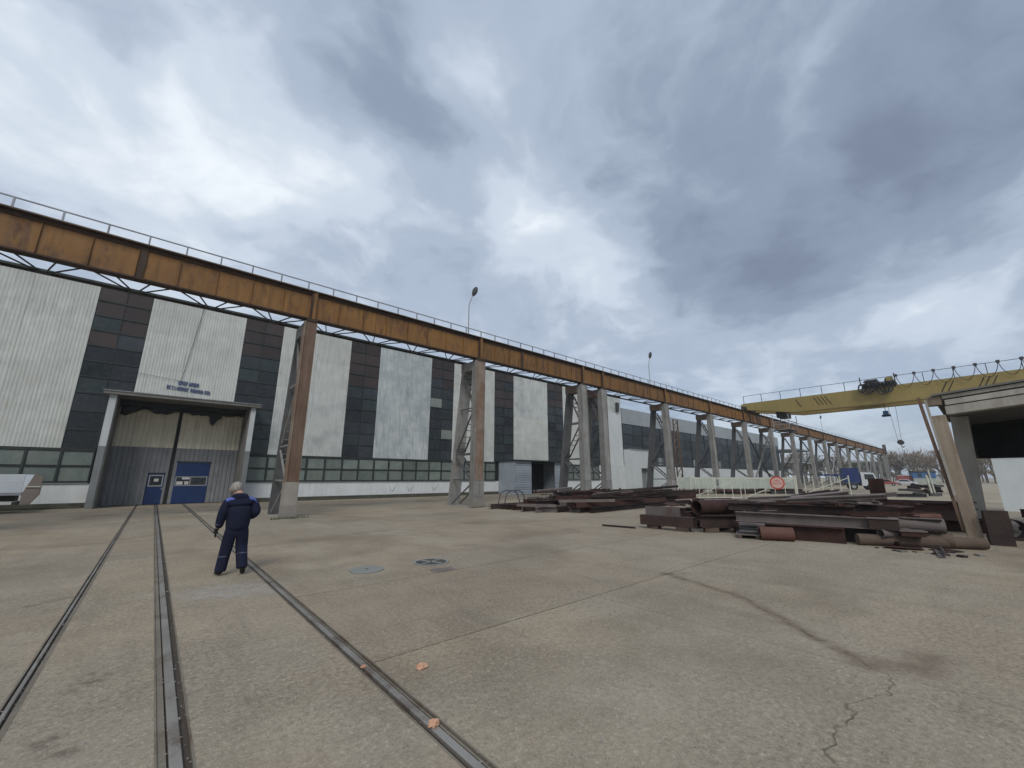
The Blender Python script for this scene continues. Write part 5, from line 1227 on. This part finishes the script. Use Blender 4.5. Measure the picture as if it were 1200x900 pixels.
# loose offcuts strewn over the piles
q = random.Random(77)
plate_m = {}
def offcut(x, y, z, where):
    kind = q.choice(('plate', 'plate', 'bar', 'angle')); mt = q.choice(('scrap_dark', 'scrap_rust', 'scrap_rust', 'scrap_pale')); L = q.choice((.5, .8, 1.3))
    key = (kind, mt, L)
    if key not in plate_m:
        m = MB()
        if kind == 'plate': m.box(-L / 2, L / 2, -.22, .22, 0, .025)
        elif kind == 'bar': m.tube((-L / 2, 0, .045), (L / 2, 0, .045), .045, .045, 10)
        else: m.box(-L / 2, L / 2, -.06, .06, 0, .014).box(-L / 2, L / 2, -.06, -.046, .014, .12)
        plate_m[key] = m.mesh('steel_' + kind, mt)
    o = put('steel_' + kind, plate_m[key], None, (x, y, z), (R_(q.uniform(-7, 7)), R_(q.uniform(-5, 5)), q.uniform(0, 3.14)))
    tag(o, '%s steel %s offcut %s' % (MN[mt], kind, where), 'offcut', 'offcuts ' + where)
for k in range(22): offcut(q.uniform(17.5, 24), q.uniform(14.6, 18.5), q.choice((.55, .78, .93)), 'strewn over the long pile')
for k in range(12): offcut(q.uniform(15.2, 18), q.uniform(6.6, 8.6), q.choice((.56, .76)), 'strewn over the middle pile')
for k in range(26): offcut(q.uniform(15.0, 18.5), q.uniform(1.4, 5.0), q.choice((.74, .98)), 'strewn over the near pile')
for k in range(14): offcut(q.uniform(14.6, 16.4), q.uniform(1.0, 2.4), .02, 'lying low between pile and log')
for k in range(12): offcut(q.uniform(19.5, 25), q.uniform(-2.2, -.4), .03, 'beside the white wall')
# tangled thin pieces thrown across the piles
for k in range(30):
    x, y = q.uniform(14.9, 18.6), q.uniform(3.5, 5.8); mt = q.choice(('scrap_dark', 'scrap_dark', 'scrap_rust', 'scrap_pale')); kd = q.choice('iicc')
    scrap(kd, x, y, q.choice((.74, .98, 1.05)), q.uniform(-110, -50) if k % 3 else q.uniform(-30, 40), q.choice((1.2, 1.8, 2.4)), .12, .11, mt, '%s thin steel %s tangled on top of the near pile' % (MN[mt], KN[kd]), 'thin steel on the near pile', pitch=q.uniform(-7, 7), roll=q.choice((0, 90, 20)))
for k in range(26):
    x, y = q.uniform(16.5, 27), q.uniform(14.3, 18.8); mt = q.choice(('scrap_dark', 'scrap_dark', 'scrap_rust', 'scrap_pale')); kd = q.choice('iicc')
    scrap(kd, x, y, q.choice((.54, .77, .93)), q.uniform(-50, 40), q.choice((1.8, 2.4, 3.4)), .12, .11, mt, '%s thin steel %s tangled on top of the long pile' % (MN[mt], KN[kd]), 'thin steel on the long pile', pitch=q.uniform(-6, 6), roll=q.choice((0, 90, 20)))
for k in range(14):
    x, y = q.uniform(15.0, 19), q.uniform(6.6, 9.0); mt = q.choice(('scrap_dark', 'scrap_rust', 'scrap_pale')); kd = q.choice('iicc')
    scrap(kd, x, y, q.choice((.55, .76)), q.uniform(-70, 40), q.choice((1.2, 1.8, 2.4)), .12, .11, mt, '%s thin steel %s tangled on top of the middle pile' % (MN[mt], KN[kd]), 'thin steel on the middle pile', pitch=q.uniform(-6, 6), roll=q.choice((0, 90, 20)))
# grit and small stones lying on the concrete
gv = MB()
def pebble(x, y, r):
    a = q.uniform(0, 6.3); vs = []
    for k in range(5): vs.append((x + r * math.cos(a + k * 1.257) * q.uniform(.7, 1.2), y + r * math.sin(a + k * 1.257) * q.uniform(.7, 1.2), .001))
    vs.append((x + q.uniform(-.2, .2) * r, y + q.uniform(-.2, .2) * r, r * q.uniform(.5, .9)))
    gv.add(vs, [(k, (k + 1) % 5, 5) for k in range(5)])
for k in range(5200):
    d_ = 2.0 + 16 * q.random() ** 1.6; a = q.uniform(-.16, 1.72); pebble(d_ * math.cos(a), d_ * math.sin(a), q.uniform(.003, .009) * (1 + 1.2 * (q.random() < .08)))
for xc in TR:
    for k in range(500): pebble(xc + q.gauss(0, .12), 2.2 + 20 * q.random() ** 1.5, q.uniform(.003, .009))
for k in range(700): pebble(q.uniform(13.2, 17), q.uniform(-.5, 9.5), q.uniform(.006, .025))
for k in range(600): pebble(q.uniform(13.8, 30), q.uniform(12.6, 14.6), q.uniform(.008, .03))
o = gv.build('gravel', 'footing'); tag(o, 'grit and small stones strewn over the concrete yard', 'gravel', kind='stuff')
# weeds along the foot of the hall and round the trestle feet
wd = MB()
def tuft(x, y, z, h):
    for k in range(q.randint(4, 8)):
        a = q.uniform(0, 6.3); l = h * q.uniform(.5, 1.1); bx, by = x + q.uniform(-.05, .05), y + q.uniform(-.05, .05); w_ = .012
        wd.add([(bx - w_, by, z), (bx + w_, by, z), (bx + l * .5 * math.cos(a), by + l * .5 * math.sin(a), z + l)], [(0, 1, 2)])
for k in range(420): tuft(q.choice((q.uniform(-12, -3.2), q.uniform(5.4, 29.5))), 36.52 - abs(q.gauss(0, .10)), 0, q.uniform(.05, .22))
for xp in POSTS[1:4]:
    for k in range(40): tuft(xp + q.uniform(-.8, .8), YG - .5 + q.gauss(0, .08), 0, q.uniform(.04, .15))
o = wd.build('weeds', 'twig_green'); tag(o, 'thin green weeds along the foot of the hall', 'weeds', kind='stuff')
# ------------------------------------------------------------------ moist air over the yard
hz = MB().box(-320, 420, -320, 320, -1.2, 30).build('haze', 'interior_dark'); tag(hz, kind='stuff'); hz.data.materials.clear()
hm = bpy.data.materials.new('haze'); hm.use_nodes = True; hn = hm.node_tree.nodes; hn.remove(hn['Principled BSDF'])
pv = hn.new('ShaderNodeVolumePrincipled'); pv.inputs['Density'].default_value = 0.00055; pv.inputs['Color'].default_value = (0.86, 0.90, 0.96, 1); pv.inputs['Anisotropy'].default_value = 0.2
hm.node_tree.links.new(pv.outputs[0], hn['Material Output'].inputs['Volume']); hz.data.materials.append(hm)
